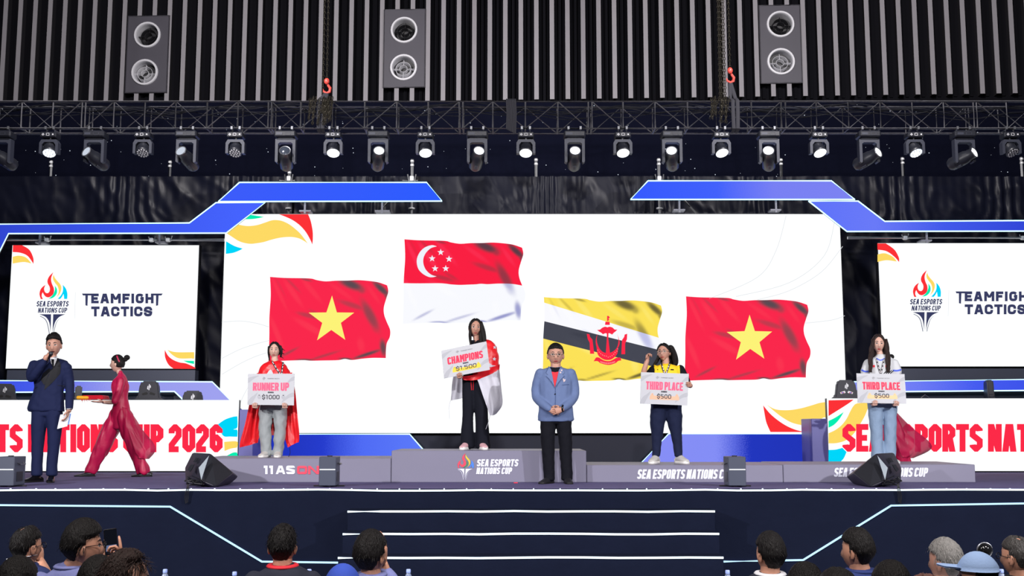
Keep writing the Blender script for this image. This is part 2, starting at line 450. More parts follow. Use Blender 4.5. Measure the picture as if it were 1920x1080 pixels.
for v_ in VENTS: vent(v_)

# ------------------------------------------------------------------ curtains
def cloth_wall(name, D, u0, u1, v0, v1, nx, nz, disp, m, **kw):
    a, b = at(u0, v0, D), at(u1, v1, D); rows = []
    for j in range(nz + 1):
        z = a.z + (b.z - a.z) * j / nz
        rows.append([Vector((a.x + (b.x - a.x) * i / nx, D + disp(a.x + (b.x - a.x) * i / nx, z), z)) for i in range(nx + 1)])
    mb = MB(); mb.grid(rows)
    o = mb.build(name, m, angle=0); return o
def folds1(x, z): return .05 * noise.noise(Vector((x * 2.2, z * .18, 1))) + .02 * noise.noise(Vector((x * 7, z * .4, 4)))
star = cloth_wall('star_curtain', 20.35, -260, 2180, 190, 760, 260, 30, folds1, M_cloth)
setp(star, 'dark navy star cloth with tiny white light points hanging behind the truss', 'curtain')
rnd = random.Random(3); mb = MB()
for i in range(150):
    p = at(rnd.uniform(-40, 1960), rnd.uniform(196, 336), 20.24); r = rnd.choice((.004, .005, .009)); mb.ell(p, (r, r, r), 6, 4)
o = mb.build('light_points', led('star_point', (.8, .88, 1), .8), star); o['kind'] = 'stuff'
def folds2(x, z):
    f = 0
    for cx in (-6.6, -4.5, -2.4, 0.6, 2.5, 4.2, 6.6, 8.4):
        dx = x - cx - (2.9 + ZS + 1.2 - z) * .0
        zz = max(0, (5.55 - z)); sp = .12 + zz * .55
        f += .035 * math.exp(-abs(dx) / (sp + .2)) * math.cos(9 * dx / (sp + .12)) * math.exp(-zz * .5)
    cr = 0
    for fx, fz, sd, am in ((1.6, .5, 3, .028), (2.6, 1.1, 9, .018), (1.2, 1.6, 5, .018)): cr -= am * (1 - min(1, abs(noise.noise(Vector((x * fx + z * fz, z * .7 - x * .25, sd))) * 2.2))) ** 5
    return f + cr + .03 * noise.noise(Vector((x * 1.1 + z * .8, z * 1.0, 7))) + .012 * noise.noise(Vector((x * 5 + z * 4, z * 2, 2)))
vin = cloth_wall('black_backdrop_sheet', 18.75, -200, 2120, 331, 872, 520, 100, folds2, M_vinyl)
setp(vin, 'wrinkled glossy black sheet strung behind the white screens', 'backdrop')

# ------------------------------------------------------------------ stage
YF = 12.5
stg = thing('stage', 'wide dark stage platform with carpeted deck and fabric skirt', 'stage', (0, YF, 0), kind='structure')
MB().box((0, (YF + .07 + 20.2) / 2, ZS - .03), (25, 20.2 - YF - .07, .06)).build('deck', M_deck, stg, smooth=False)
MB().box((0, YF + .04, (ZS - .001) / 2), (25, .08, ZS - .001)).build('skirt', M_face, stg, smooth=False)
def strip(name, pts, parent, m=M_line, r=.011, wob=0, dash=0):
    mb = MB(); P = []
    for i in range(len(pts) - 1):
        a, b = Vector(pts[i]), Vector(pts[i + 1]); n = max(1, int((b - a).length / .35))
        P += [a + (b - a) * k / n + Vector((0, 0, wob * noise.noise(a + (b - a) * k / n * 1.7))) for k in range(n)]
    P.append(Vector(pts[-1])); mb.tube(P, r, 6); return mb.build(name, m, parent)
zl = ZS - .012
strip('edge_light_strip', [(-12.4, YF - .012, zl), (12.4, YF - .012, zl)], stg, wob=.012)
c = MB()
for i in range(-48, 49): c.box((i * .25 + random.uniform(-.03, .03), YF - .012, zl + .012), (.012, .02, .014))
c.build('strip_clips', M_line, stg, smooth=False)['kind'] = 'stuff'
q = lambda u, v: at(u, v, YF - .012)
M_sline = led('stage_line_blue', (.46, .74, 1.0), 1.55)
strip('blue_light_line', [q(-120, 946), q(319, 950), q(491, 1053), q(634, 1055)], stg, M_sline, .011)
strip('blue_light_line', [q(1357, 1053), q(1506, 1050), q(1671, 948), q(2040, 942)], stg, M_sline, .011)
RISE, TREAD = ZS / 6, .30
stp = thing('stage_steps', 'dark steps with white lit edges rising to the stage front', 'steps', (0.23, YF, 0), kind='structure')
EX = [(652, 1340), (643, 1348), (634, 1356), (624, 1365), (614, 1375)]
for i in range(5):
    zt = ZS - RISE * (i + 1); y1 = YF - TREAD * (i + 1)
    vv = vz(zt, y1); xa, xb = at(EX[i][0], vv, y1).x, at(EX[i][1], vv, y1).x
    MB().box(((xa + xb) / 2, (YF + y1) / 2, zt / 2 - .001), (xb - xa, YF - y1, zt)).build('step', M_face, stp, smooth=False)
    strip('edge_light_strip', [(xa, y1 - .01, zt - .012), (xb, y1 - .01, zt - .012)], stp, wob=.012, r=.012)

# ------------------------------------------------------------------ podium blocks
M_pod = mat('podium_grey_paint', rgb(124, 122, 144), .5, var=.05, vscale=2)
M_let = mat('podium_white_letters', rgb(225, 228, 245), .5)
M_letr = mat('podium_red_letters', rgb(235, 70, 95), .5)
M_letb = mat('podium_blue_letters', rgb(70, 130, 235), .5); M_lety = mat('podium_yellow_letters', rgb(225, 195, 60), .5); M_letg = mat('podium_green_letters', rgb(60, 135, 95), .5)
YP = 13.95
def podium(u0, u1, vt, label, depth=1.25):
    zt = at((u0 + u1) / 2, vt, YP).z; vb = vz(ZS, YP)
    x0, x1 = at(u0, vb, YP).x, at(u1, vb, YP).x
    t = thing('podium_block', label, 'podium', ((x0 + x1) / 2, YP + depth / 2, ZS), 'winners podium blocks')
    MB().box(((x0 + x1) / 2, YP + depth / 2, (ZS + zt) / 2), (x1 - x0 - .006, depth, zt - ZS), bev=.006).build('block', M_pod, t, smooth=False)
    return t, zt
pod1, ZP1 = podium(366, 733, 859.5, 'grey podium block reading 11 AS ONE under the runner-up')
pod2, ZP2 = podium(733, 1100, 845, 'tallest grey podium block with the coloured flame emblem')
pod3, ZP3 = podium(1100, 1469, 872, 'low grey podium block lettered in white, joined to the tallest block')
pod4, ZP4 = podium(1469, 1830, 871, 'low grey podium block behind the stage monitor, at the free end of the row')
pm = lambda dv=0: (lambda u, v: at(u, v + dv, YP - .006))
def emblem(mps, cols, torch_up=0, torch=True, words=True):
    """flame emblem in the artwork's own coordinates"""
    red, yel, grn, cya, nav = cols
    R = [seg([[(295, 40), (240, 95), (215, 150), (218, 195), (240, 235), (248, 270), (240, 310), (215, 330), (185, 320), (170, 290), (170, 255), (188, 215)],
              [(188, 215), (150, 240), (118, 280), (104, 330), (108, 370), (122, 412)], [(122, 412), (152, 412)], [(152, 412), (135, 375), (138, 340), (150, 318)],
              [(150, 318), (165, 350), (190, 378), (225, 388), (262, 375), (292, 345), (305, 305), (300, 255), (280, 210), (266, 160), (268, 110), (295, 40)]], 4)]
    Y = [seg([[(300, 75), (290, 110), (296, 150), (325, 195), (355, 235), (370, 285), (365, 335), (340, 385)], [(340, 385), (375, 350), (400, 300), (405, 245), (385, 200), (345, 155), (315, 115), (300, 75)]], 4)]
    G = [seg([[(315, 225), (318, 280), (300, 330), (270, 375), (228, 405)], [(228, 405), (275, 400), (320, 370), (345, 325), (345, 275), (330, 245), (315, 225)]], 4)]
    B = [seg([[(425, 215), (430, 260), (425, 310), (400, 360), (355, 410)], [(355, 410), (390, 410)], [(390, 410), (415, 380), (435, 340)], [(435, 340), (442, 375), (445, 410)], [(445, 410), (487, 410)], [(487, 410), (490, 340), (475, 280), (450, 240), (425, 215)]], 4)]
    tu = torch_up; T = []
    if torch:
        T = [seg([[(100, 622 - tu), (264, 622 - tu)], [(264, 622 - tu), (258, 880 - tu)], [(258, 880 - tu), (248, 780 - tu), (228, 710 - tu), (182, 655 - tu), (100, 622 - tu)]], 4),
             seg([[(460, 622 - tu), (384, 655 - tu), (332, 710 - tu), (304, 780 - tu), (284, 880 - tu)], [(284, 880 - tu), (294, 622 - tu)], [(294, 622 - tu), (460, 622 - tu)]], 4)]
        for pts in ([(112, 648), (170, 680), (205, 730), (224, 800), (240, 890)], [(442, 648), (384, 680), (342, 730), (318, 800), (296, 890)]):
            c_ = crom([(x, y - tu) for x, y in pts], 4, False)
            T.append([p + Vector((-4, 2)) for p in c_] + [p + Vector((4, -2)) for p in reversed(c_)])
    out = []
    for shapes, mi in ((R, red), (Y, yel), (G, grn), (B, cya), (T, nav)):
        for s_ in shapes: out.append(([mps(p[0], p[1]) for p in s_], mi))
    return out
# lettering on the podium fronts
mb = MB(); m_ = pm(); text(mb, '11', 494, 514, 873, 889, 4.6, m_, gap=.4); text(mb, 'AS', 517, 553, 873, 889, 4.4, m_, gap=1.5, ch=.2, rnd=True); mb.build('letters', M_let, pod1, smooth=False)
mb = MB(); text(mb, 'ONE', 557, 617, 873.5, 889, 4.4, m_, gap=1.6, ch=.25, rnd=True); mb.build('red_letters', M_letr, pod1, smooth=False)
mb = MB(); text(mb, 'SEA ESPORTS', 893.5, 973, 861, 874.5, 3.0, m_, slant=.16, gap=.7, space=.5, rnd=True); text(mb, 'NATIONS CUP', 892.5, 961, 876.5, 889, 2.8, m_, slant=.16, gap=.6, space=.5, rnd=True); mb.build('letters', M_let, pod2, smooth=False)
mb = MB(); em = emblem(lambda x, y: at(858 + (x - 104) * 30.5 / 386, 849.5 + (y - 40) * 28 / 372, YP - .006), (0, 1, 2, 3, 4), 190)
for p, mi in em:
    if mi < 4: mb.face(p, mi)
mb.build('flame_emblem', [M_letr, M_lety, M_letg, M_letb], pod2, smooth=False)
mb = MB()
for p, mi in em:
    if mi == 4: mb.face(p)
mb.build('torch_emblem', M_let, pod2, smooth=False)
mb = MB(); text(mb, 'SEA ESPORTS NATIONS CUP', 1194, 1376, 880, 898, 3.6, m_, slant=.16, gap=.8, space=.45, rnd=True); mb.build('letters', M_let, pod3, smooth=False)
mb = MB(); text(mb, 'SEA ESPORTS NATIONS CUP', 1563, 1741, 877, 894, 3.5, m_, slant=.16, gap=.8, space=.45, rnd=True); mb.build('letters', M_let, pod4, smooth=False)

# ------------------------------------------------------------------ LED screens
DS = 18.0
def quad_screen(name, label, u0, u1, v0, v1, D, parent=None, th=.12, m=None, vtop=None):
    a, b = at(u0, v0, D), at(u1, v1, D); ub = u0
    base = Vector(((a.x + b.x) / 2, D, b.z))
    t = thing(name, label, 'screen', base)
    MB().box(((a.x + b.x) / 2, D + th / 2 + .003, (a.z + b.z) / 2), (abs(b.x - a.x) + .02, th, a.z - b.z + .02)).build('cabinet', M_black, t, smooth=False)
    MB().box(((a.x + b.x) / 2, D + .002, (a.z + b.z) / 2), (abs(b.x - a.x), .006, a.z - b.z)).build('display', m or M_white_led, t, smooth=False)
    return t
def shapes(name, polys, D, mats, parent, k=1):
    mb = MB()
    for pts, mi in polys: mb.face([at(p[0], p[1], D - .004 * k) for p in pts], mi)
    return mb.build(name, mats, parent, smooth=False)
def cz(pts, ox, oy, s): return [(ox + x / s, oy + y / s) for x, y in pts]
SW = [M_red2_led, M_yel_led, M_grn_led, M_cyan_led]
ms = quad_screen('main_screen', 'huge white stage screen showing four national flags', 423, 1589, 401.5, 812, DS)
U = lambda p: cz(p, 410, 395, 10.105)
tl = [(seg([U([(1140, 68), (1695, 68)]), U([(1695, 68), (1745, 200), (1780, 380), (1785, 520), (1775, 640)]), U([(1775, 640), (1720, 520), (1640, 390), (1540, 280), (1420, 190), (1290, 125), (1140, 68)])]), 0),
      (seg([U([(140, 420), (370, 262)]), U([(370, 262), (480, 285), (600, 290), (740, 270), (880, 225), (1000, 185), (1090, 178), (1200, 195), (1330, 255), (1450, 345), (1560, 450), (1690, 625)]), U([(1690, 625), (1620, 575), (1520, 525), (1400, 500), (1280, 500), (1150, 515), (1000, 550), (850, 595), (700, 620), (600, 628), (480, 610), (370, 570), (260, 500), (140, 420)])]), 1),
      (seg([U([(560, 72), (860, 118)]), U([(860, 118), (740, 145), (620, 160), (450, 162)]), U([(450, 162), (560, 72)])]), 2),
      (seg([U([(140, 580), (300, 670), (455, 718)]), U([(455, 718), (380, 760), (270, 800), (136, 818)]), U([(136, 818), (140, 580)])]), 3)]
shapes('corner_swoosh', tl, DS, SW, ms)
U = lambda p: cz(p, 1420, 740, 7.715)
br = [(seg([U([(85, 155), (100, 250), (130, 400), (190, 540)]), U([(190, 540), (700, 540)]), U([(700, 540), (560, 510), (420, 450), (290, 365), (180, 270), (85, 155)])]), 0),
      (seg([U([(130, 140), (230, 200), (330, 222), (480, 222), (640, 195), (800, 150), (900, 120), (1010, 105), (1150, 95)]), U([(1150, 95), (1150, 300), (960, 330)]), U([(960, 330), (860, 380), (740, 440), (640, 440), (500, 405), (380, 340), (270, 260), (130, 140)])]), 1)]
shapes('corner_swoosh', br, DS, SW, ms)
def arcs(lines, D, parent, wd=.9):
    for pts in lines:
        mb = MB(); c_ = crom(pts, 6, False); L, R = [], []
        for i, p in enumerate(c_):
            d = (c_[min(i + 1, len(c_) - 1)] - c_[max(i - 1, 0)]).normalized(); n = Vector((-d.y, d.x)) * wd / 2; L.append(p + n); R.append(p - n)
        for i in range(len(c_) - 1): mb.face([at(*L[i], D - .004), at(*L[i + 1], D - .004), at(*R[i + 1], D - .004), at(*R[i], D - .004)])
        mb.build('thin_arc', M_arc_led, parent, smooth=False)
arcs([[(1474, 404), (1455, 470), (1420, 520), (1330, 560)], [(1565, 415), (1545, 480), (1480, 530), (1380, 556)], [(1580, 462), (1540, 510), (1480, 545), (1420, 562)], [(1584, 592), (1560, 600), (1510, 606)],
      [(416, 672), (450, 655), (480, 645), (506, 638)], [(416, 702), (450, 682), (480, 668), (506, 660)], [(416, 604), (450, 602), (480, 606), (504, 613)], [(447, 768), (455, 745), (470, 718)]], DS, ms)

# --- the four flags in the picture on the screen
FT = [(38, 55), (200, 66), (480, 72), (560, 90), (660, 105), (780, 98), (900, 97), (1040, 92), (1190, 105), (1270, 120), (1355, 150)]
FB = [(20, 1005), (150, 1000), (300, 995), (420, 992), (500, 998), (620, 996), (800, 992), (880, 978), (960, 990), (1080, 975), (1200, 966), (1340, 968)]
FL = [(38, 55), (46, 250), (36, 420), (30, 530), (30, 700), (26, 860), (20, 1005)]
FR = [(1355, 150), (1368, 220), (1345, 300), (1318, 400), (1322, 480), (1350, 560), (1388, 650), (1385, 730), (1352, 800), (1342, 880), (1340, 968)]
def along(pts):
    c_ = crom(pts, 8, False); L = [0]
    for a, b in zip(c_, c_[1:]): L.append(L[-1] + (b - a).length)
    def f(t):
        x = t * L[-1]; i = 0
        while i < len(L) - 2 and L[i + 1] < x: i += 1
        k = (x - L[i]) / max(L[i + 1] - L[i], 1e-9); return c_[i] + (c_[i + 1] - c_[i]) * k
    return f
ft, fb, fl, fr = along(FT), along(FB), along(FL), along(FR)
BL = [(950, 140, 150, 50, 22, .9), (1055, 190, 60, 40, 40, .5), (1290, 190, 130, 36, 42, .95), (1345, 260, 50, 25, 70, .6), (1165, 490, 190, 52, 62, .6), (960, 372, 160, 30, 18, .4), (1225, 620, 70, 45, 60, .3), (1310, 850, 95, 36, 82, .75),
      (1130, 925, 170, 20, -18, .8), (650, 940, 180, 15, -17, .45), (250, 905, 120, 15, -28, .5), (430, 990, 110, 14, 0, .7), (890, 978, 80, 14, 3, .8), (470, 490, 130, 26, 14, .4), (290, 140, 120, 16, 45, .25), (560, 470, 90, 20, 30, .3), (440, 85, 70, 14, 15, .5), (150, 160, 130, 14, 62, .12)]
BH = [(140, 240, 200, 22, 65, .5), (300, 240, 170, 30, 55, .6), (500, 200, 170, 30, 50, .5), (840, 220, 160, 26, 35, .4), (110, 680, 190, 30, 68, .6), (480, 620, 190, 36, 30, .6), (1060, 820, 80, 40, 80, .5), (1200, 250, 120, 24, 55, .4)]
def blobs(B, x, y):
    s_ = 0
    for cx, cy, a, b, ang, k in B:
        c_, q_ = math.cos(math.radians(ang)), math.sin(math.radians(ang)); dx, dy = x - cx, y - cy
        e = ((dx * c_ + dy * q_) / a) ** 2 + ((-dx * q_ + dy * c_) / b) ** 2
        if e < 5: s_ = max(s_, min(1, k * 1.25) * math.exp(-e * e * .9))
    return s_
def mixc(a, b, t): return tuple(x + (y - x) * t for x, y in zip(a, b))
def fpos(s, t):
    return ft(s) * (1 - t) + fb(s) * t + fl(t) * (1 - s) + fr(t) * s - (ft(0) * (1 - s) * (1 - t) + ft(1) * s * (1 - t) + fb(0) * (1 - s) * t + fb(1) * s * t)
def solve_t(s, g):           # where down the flag the sloping band edge g(x) lies in column s
    a, b = 0.0, 1.0
    for _ in range(22):
        m_ = (a + b) / 2; p = fpos(s, m_)
        if p.y * 6.354 / 6 < g(p.x): a = m_
        else: b = m_
    return (a + b) / 2
RED = (rgb(250, 40, 76), rgb(92, 74, 82), rgb(255, 72, 92)); SRED = (rgb(250, 32, 66), rgb(92, 60, 72), rgb(255, 70, 110)); SWHT = (rgb(249, 250, 255), rgb(150, 152, 205), (1, 1, 1))
YEL = (rgb(252, 226, 88), rgb(112, 102, 58), rgb(255, 245, 150)); WHT = (rgb(250, 250, 255), rgb(170, 172, 225), (1, 1, 1)); BLK = (rgb(70, 72, 84), rgb(58, 60, 72), rgb(78, 80, 92))
BANDS = {'v': [(RED, lambda s: 0, lambda s: 1)], 's': [(SRED, lambda s: 0, lambda s: .52), (SWHT, lambda s: .52, lambda s: 1)],
         'b': [(YEL, lambda s: 0, lambda s: solve_t(s, lambda x: 130 + (x - 62) * .325)), (WHT, lambda s: solve_t(s, lambda x: 130 + (x - 62) * .325), lambda s: solve_t(s, lambda x: 350 + (x - 62) * .265)),
               (BLK, lambda s: solve_t(s, lambda x: 350 + (x - 62) * .265), lambda s: solve_t(s, lambda x: 560 + (x - 62) * .27)), (YEL, lambda s: solve_t(s, lambda x: 560 + (x - 62) * .27), lambda s: 1)]}
def flag(name, kind, ox, oy, sx=1.0, nx=110, ny=76):
    me_v, me_f, cols = [], [], []
    for (base, dark, lit), t0, t1 in BANDS[kind]:
        n0 = len(me_v); nb = max(20, ny // len(BANDS[kind])); T = [(t0(i / nx), t1(i / nx)) for i in range(nx + 1)]
        for j in range(nb + 1):
            for i in range(nx + 1):
                s = i / nx; t = T[i][0] + (T[i][1] - T[i][0]) * j / nb
                x, y = fpos(s, t)
                me_v.append(at(500 + ox + (x - 38) / 6 * sx + 38 / 6, 510 + oy + y / 6, DS - .004))
                dk, hl = blobs(BL, x, y), blobs(BH, x, y) * .45
                cols.append((*mixc(mixc(base, lit, hl), dark, min(dk, 1)), 1))
        for j in range(nb):
            for i in range(nx):
                a = n0 + j * (nx + 1) + i; me_f.append((a, a + nx + 1, a + nx + 2, a + 1))
    me = bpy.data.meshes.new(name); o = org(ms); me.from_pydata([p - o for p in me_v], [], me_f)
    ca = me.color_attributes.new('Col', 'FLOAT_COLOR', 'POINT'); ca.data.foreach_set('color', [x for c_ in cols for x in c_])
    me.materials.append(ledattr('screen_flag_picture')); return link(name, me, ms)
flag('flag_picture', 'v', 0, 0); flag('flag_picture', 's', 252, -70.5, 1.005); flag('flag_picture', 'b', 513.5, 38, 1.0, 110, 90); flag('flag_picture', 'v', 780, 36.5, 1.035)
def starp(cx, cy, R, r, rot=-90):
    return [(cx + (R if k % 2 == 0 else r) * math.cos(math.radians(rot + 36 * k)), cy + (R if k % 2 == 0 else r) * math.sin(math.radians(rot + 36 * k))) for k in range(10)]
M_star = led('screen_star_yellow', rgb(253, 243, 120), 1)
shapes('star_picture', [(cz([(735, 265), (790, 455), (985, 457), (835, 572), (884, 763), (727, 652), (567, 768), (625, 572), (472, 457), (672, 455)], 500, 510, 6), 0)], DS, [M_star], ms, 2)
shapes('star_picture', [(cz([(797, 255), (860, 450), (1066, 455), (915, 582), (973, 778), (805, 662), (636, 790), (693, 582), (525, 460), (738, 450)], 1280, 550, 6.354), 0)], DS, [M_star], ms, 2)
U = lambda p: cz(p, 750, 440, 6.354)
cres = [(seg([U([(440, 140), (380, 125), (300, 150), (235, 210), (200, 300), (215, 400), (270, 465), (340, 503), (390, 507), (435, 497)]), U([(435, 497), (370, 475), (310, 420), (280, 350), (280, 280), (310, 215), (370, 160), (440, 140)])]), 0)]
for cx, cy in ((485, 210), (383, 284), (584, 290), (418, 404), (545, 404)): cres.append((U(starp(cx, cy, 42, 17)), 0))
shapes('crescent_and_stars', cres, DS, [led('screen_emblem_white', rgb(240, 243, 252), 1)], ms, 2)
# red crest on the yellow flag
U = lambda p: cz(p, 1010, 550, 6.354)
cr = [(U([(815, 268), (832, 268), (850, 290), (832, 300), (840, 312), (828, 330), (815, 330)]), 0), (U([(795, 338), (845, 338), (848, 376), (790, 376)]), 0),
      (U(seg([[(820, 405), (790, 398), (755, 412), (730, 432), (695, 435)], [(695, 435), (720, 455), (745, 470), (765, 488)], [(765, 488), (800, 475), (820, 490)], [(820, 490), (840, 475), (875, 492)], [(875, 492), (895, 470), (915, 455), (938, 432)], [(938, 432), (905, 430), (880, 408), (845, 398), (820, 405)]])), 0),
      (U([(812, 480), (832, 480), (830, 540), (850, 715), (800, 715), (812, 540)]), 0),
      (U(seg([[(700, 480), (680, 560), (690, 640), (725, 700), (780, 740), (850, 745), (905, 710), (945, 650), (965, 580), (935, 480)], [(935, 480), (952, 560), (935, 640), (890, 690), (825, 712), (760, 695), (715, 640), (692, 560), (700, 480)]])), 0),
      (U(seg([[(690, 640), (725, 700), (780, 735), (850, 735), (905, 700), (945, 640)], [(945, 640), (935, 720), (880, 780), (820, 795), (760, 780), (705, 730), (690, 640)]])), 0),
      (U(seg([[(655, 810), (685, 765), (720, 765)], [(720, 765), (780, 800), (850, 805), (920, 770)], [(920, 770), (970, 765), (985, 800)], [(985, 800), (950, 805), (920, 830)], [(920, 830), (850, 852), (790, 848), (730, 830)], [(730, 830), (700, 808), (655, 810)]])), 0),
      (U([(573, 482), (605, 488), (612, 520), (640, 550), (662, 720), (612, 720), (608, 590), (585, 545)]), 0), (U([(1055, 482), (1025, 490), (1018, 520), (993, 555), (985, 725), (1030, 725), (1030, 600), (1052, 545)]), 0)]
shapes('red_crest', cr, DS, [M_red_led], ms, 2)
cw = []
for i in range(26):
    a = PI * (.12 + .76 * i / 25); rr = 118 + (i * 7919 % 11)
    x, y = 822 - rr * 1.02 * math.cos(a), 605 + rr * 1.25 * math.sin(a) * .98
    if i % 2: cw.append((U([(x - 5, y - 6), (x + 4, y - 3), (x + 6, y + 5), (x - 3, y + 3)]), 0))
for i in range(12): cw.append((U([(735 + i * 15, 812 + 16 * math.sin(PI * i / 11)), (742 + i * 15, 806 + 16 * math.sin(PI * i / 11)), (745 + i * 15, 824 + 16 * math.sin(PI * i / 11)), (738 + i * 15, 828 + 16 * math.sin(PI * i / 11))]), 0))
shapes('crest_script', cw, DS, [led('crest_script_pink', rgb(255, 170, 170), 1)], ms, 3)['kind'] = 'stuff'

# --- side screens
def side_screen(u0, u1, v0, v1, dx, dy, label, left):
    t = quad_screen('side_screen', label, u0, u1, v0, v1, DS)
    D = DS - .004
    em = emblem(lambda x, y: at(60 + x / 7.385 + dx, 505 + y / 7.385 + dy, D), (0, 1, 2, 3, 4))
    mb = MB()
    for p, mi in em:
        if mi < 4: mb.face(p, mi)
    mb.build('flame_emblem', [M_red2_led, M_yel_led, M_grn_led, M_cyan_led, M_navy_led], t, smooth=False)
    mb = MB()
    for p, mi in em:
        if mi == 4: mb.face(p)
    mb.build('torch_emblem', M_navy_led, t, smooth=False)
    mb = MB(); mp = lambda u, v: at(u + dx, v + dy, D)
    text(mb, 'SEA ESPORTS', 68, 129.5, 564.5, 574.8, 1.9, mp, slant=.16, gap=.9, space=.4); text(mb, 'NATIONS CUP', 71, 126.5, 577, 586.5, 1.7, mp, slant=.16, gap=.8, space=.4)
    mb.build('caption_letters', M_navy_led, t, smooth=False); mb = MB()
    text(mb, 'EAMFIGH', 171, 288, 550.5, 568.8, 5.0, mp, gap=3.0, ch=.42, rnd=True)
    mb.face([mp(153.8, 550.4), mp(184, 550.4), mp(184, 554), mp(155.5, 554)]); mb.face([mp(160, 551), mp(165, 551), mp(164, 573.5), mp(160.2, 572.5)])
    mb.face([mp(285, 550.4), mp(305.2, 550.4), mp(302.5, 554), mp(285, 554)]); mb.face([mp(292.5, 551), mp(297.5, 551), mp(296.5, 572.5), mp(292.5, 573.5)])
    text(mb, 'TACTICS', 171, 285.5, 574.7, 593.3, 5.0, mp, gap=2.2, ch=.42, rnd=True)
    mb.build('title_letters', M_navy_led, t, smooth=False)
    mb = MB(); mb.face([mp(141, 548), mp(141.6, 548), mp(140.4, 597), mp(139.8, 597)]); mb.build('divider_line', M_arc_led, t, smooth=False)
    return t
sl = side_screen(23.5, 365, 460, 691, 0, 0, 'white side screen with flame emblem and tilted red swoosh low in its corner', True)
sr = side_screen(1646, 1990, 456, 687, 1637.8, -4, 'white side screen with flame emblem behind the standing third-place winner', False)
U = lambda p: cz(p, 0, 320, 3.375)
shapes('corner_swoosh', [(seg([U([(82, 472), (140, 472)]), U([(140, 472), (185, 500), (210, 550), (212, 590)]), U([(212, 590), (175, 540), (130, 520), (80, 515)]), U([(80, 515), (82, 472)])]), 0),
       (seg([U([(80, 545), (120, 538), (165, 550), (200, 588)]), U([(200, 588), (150, 578), (80, 588)]), U([(80, 588), (80, 545)])]), 1)], DS, SW, sl)
U = lambda p: cz(p, 300, 640, 4.694)
shapes('corner_swoosh', [(seg([U([(42, 75), (70, 125), (110, 160), (170, 185), (230, 195), (300, 225)]), U([(300, 225), (300, 241), (120, 241)]), U([(120, 241), (75, 205), (45, 140), (42, 75)])]), 0),
       (seg([U([(65, 75), (140, 95), (300, 95)]), U([(300, 95), (300, 150), (278, 150)]), U([(278, 150), (170, 150), (110, 120), (65, 75)])]), 1), (U([(205, 170), (300, 172), (300, 200), (245, 188)]), 2)], DS, SW, sl)
U = lambda p: cz(p, 1440, 320, 3.375)
shapes('corner_swoosh', [(seg([U([(692, 460), (745, 460)]), U([(745, 460), (800, 500), (828, 550), (829, 578)]), U([(829, 578), (800, 545), (750, 510), (693, 500)]), U([(693, 500), (692, 460)])]), 0),
       (seg([U([(693, 530), (740, 523), (790, 545), (815, 575)]), U([(815, 575), (750, 567), (693, 578)]), U([(693, 578), (693, 530)])]), 1)], DS, SW, sr)
# grey plinths under the side screens
for u0, u1, va, vb, lab in ((13, 365, 692, 714, 'grey base strip under the side screen behind the suited host'), (1640, 1990, 689, 712, 'grey base strip under the side screen behind the gaming chairs')):
    a, b = at(u0, va, DS), at(u1, vb, DS)
    o = MB().box(((a.x + b.x) / 2, DS + .11, (a.z - .015 + ZS) / 2), (b.x - a.x, .2, a.z - .015 - ZS)).build('base', M_dkstrip, sl if u0 < 900 else sr, smooth=False)

# --- blue light panels (displayed gradient) with bright rims
C_royal, C_lav, C_deep = rgb(52, 92, 255), rgb(128, 134, 242), rgb(34, 52, 200)
def blue_panel(name, label, pts, D, grad, th=.045, rim=.011, rimpts=None, cat='light panel'):
    W3 = [at(u, v, D) for u, v in pts]
    cx = sum(p.x for p in W3) / len(W3); zmin = min(p.z for p in W3)
    t = thing(name, label, cat, (cx, D, zmin))
    x0, x1 = min(p.x for p in W3), max(p.x for p in W3)
    m = led('blue_panel_%d' % len(MATS), C_royal, 1, (x0 - cx, x1 - cx, [(p, c_) for p, c_ in grad]))
    MB().prism([p + Vector((0, .004, 0)) for p in W3], (0, th, 0)).build('casing', M_black, t, smooth=False, fixn=True)
    MB().face(W3).build('lit_face', m, t, smooth=False)
    mb = MB(); R3 = [at(u, v, D - .01) for u, v in (rimpts or pts)]
    if rimpts: mb.tube(R3, rim, 6)
    else:
        mb.tube(R3 + [R3[0]], rim, 6)
    mb.build('rim_light', M_blue_line, t)
    return t
DB = 17.75
G1 = [(0, C_deep), (1, C_royal)]
BP = []
BP += [blue_panel('blue_light_panel', 'long blue glowing panel with slanted ends over the runner-up flag', [(449, 342), (800, 342), (829, 377), (409, 378)], DB, [(0, rgb(62, 92, 250)), (1, rgb(46, 92, 255))])]
BP += [blue_panel('blue_light_panel', 'long blue glowing panel with slanted ends over the last flag', [(1215, 339), (1559, 339), (1603, 374), (1182, 374)], DB, [(0, rgb(50, 88, 255)), (1, rgb(124, 130, 242)), (.45, rgb(66, 98, 252)), (.7, rgb(120, 128, 244))])]
BP += [blue_panel('blue_light_panel', 'bent blue glowing panel over the screen behind the suited host', [(-110, 421), (355, 418), (405, 380), (497, 380), (424, 437), (16, 438), (-60, 590), (-110, 590)], DB, [(0, rgb(40, 58, 190)), (1, rgb(70, 100, 255)), (.55, rgb(58, 84, 232))])]
BP += [blue_panel('blue_light_panel', 'bent blue glowing panel over the screen with the gaming chairs below', [(1516, 377), (1609, 377), (1659, 415), (2030, 413), (2030, 433), (1588, 434)], DB, [(0, rgb(90, 112, 250)), (1, rgb(40, 58, 205)), (.3, rgb(106, 122, 248)), (.55, rgb(66, 90, 235))])]
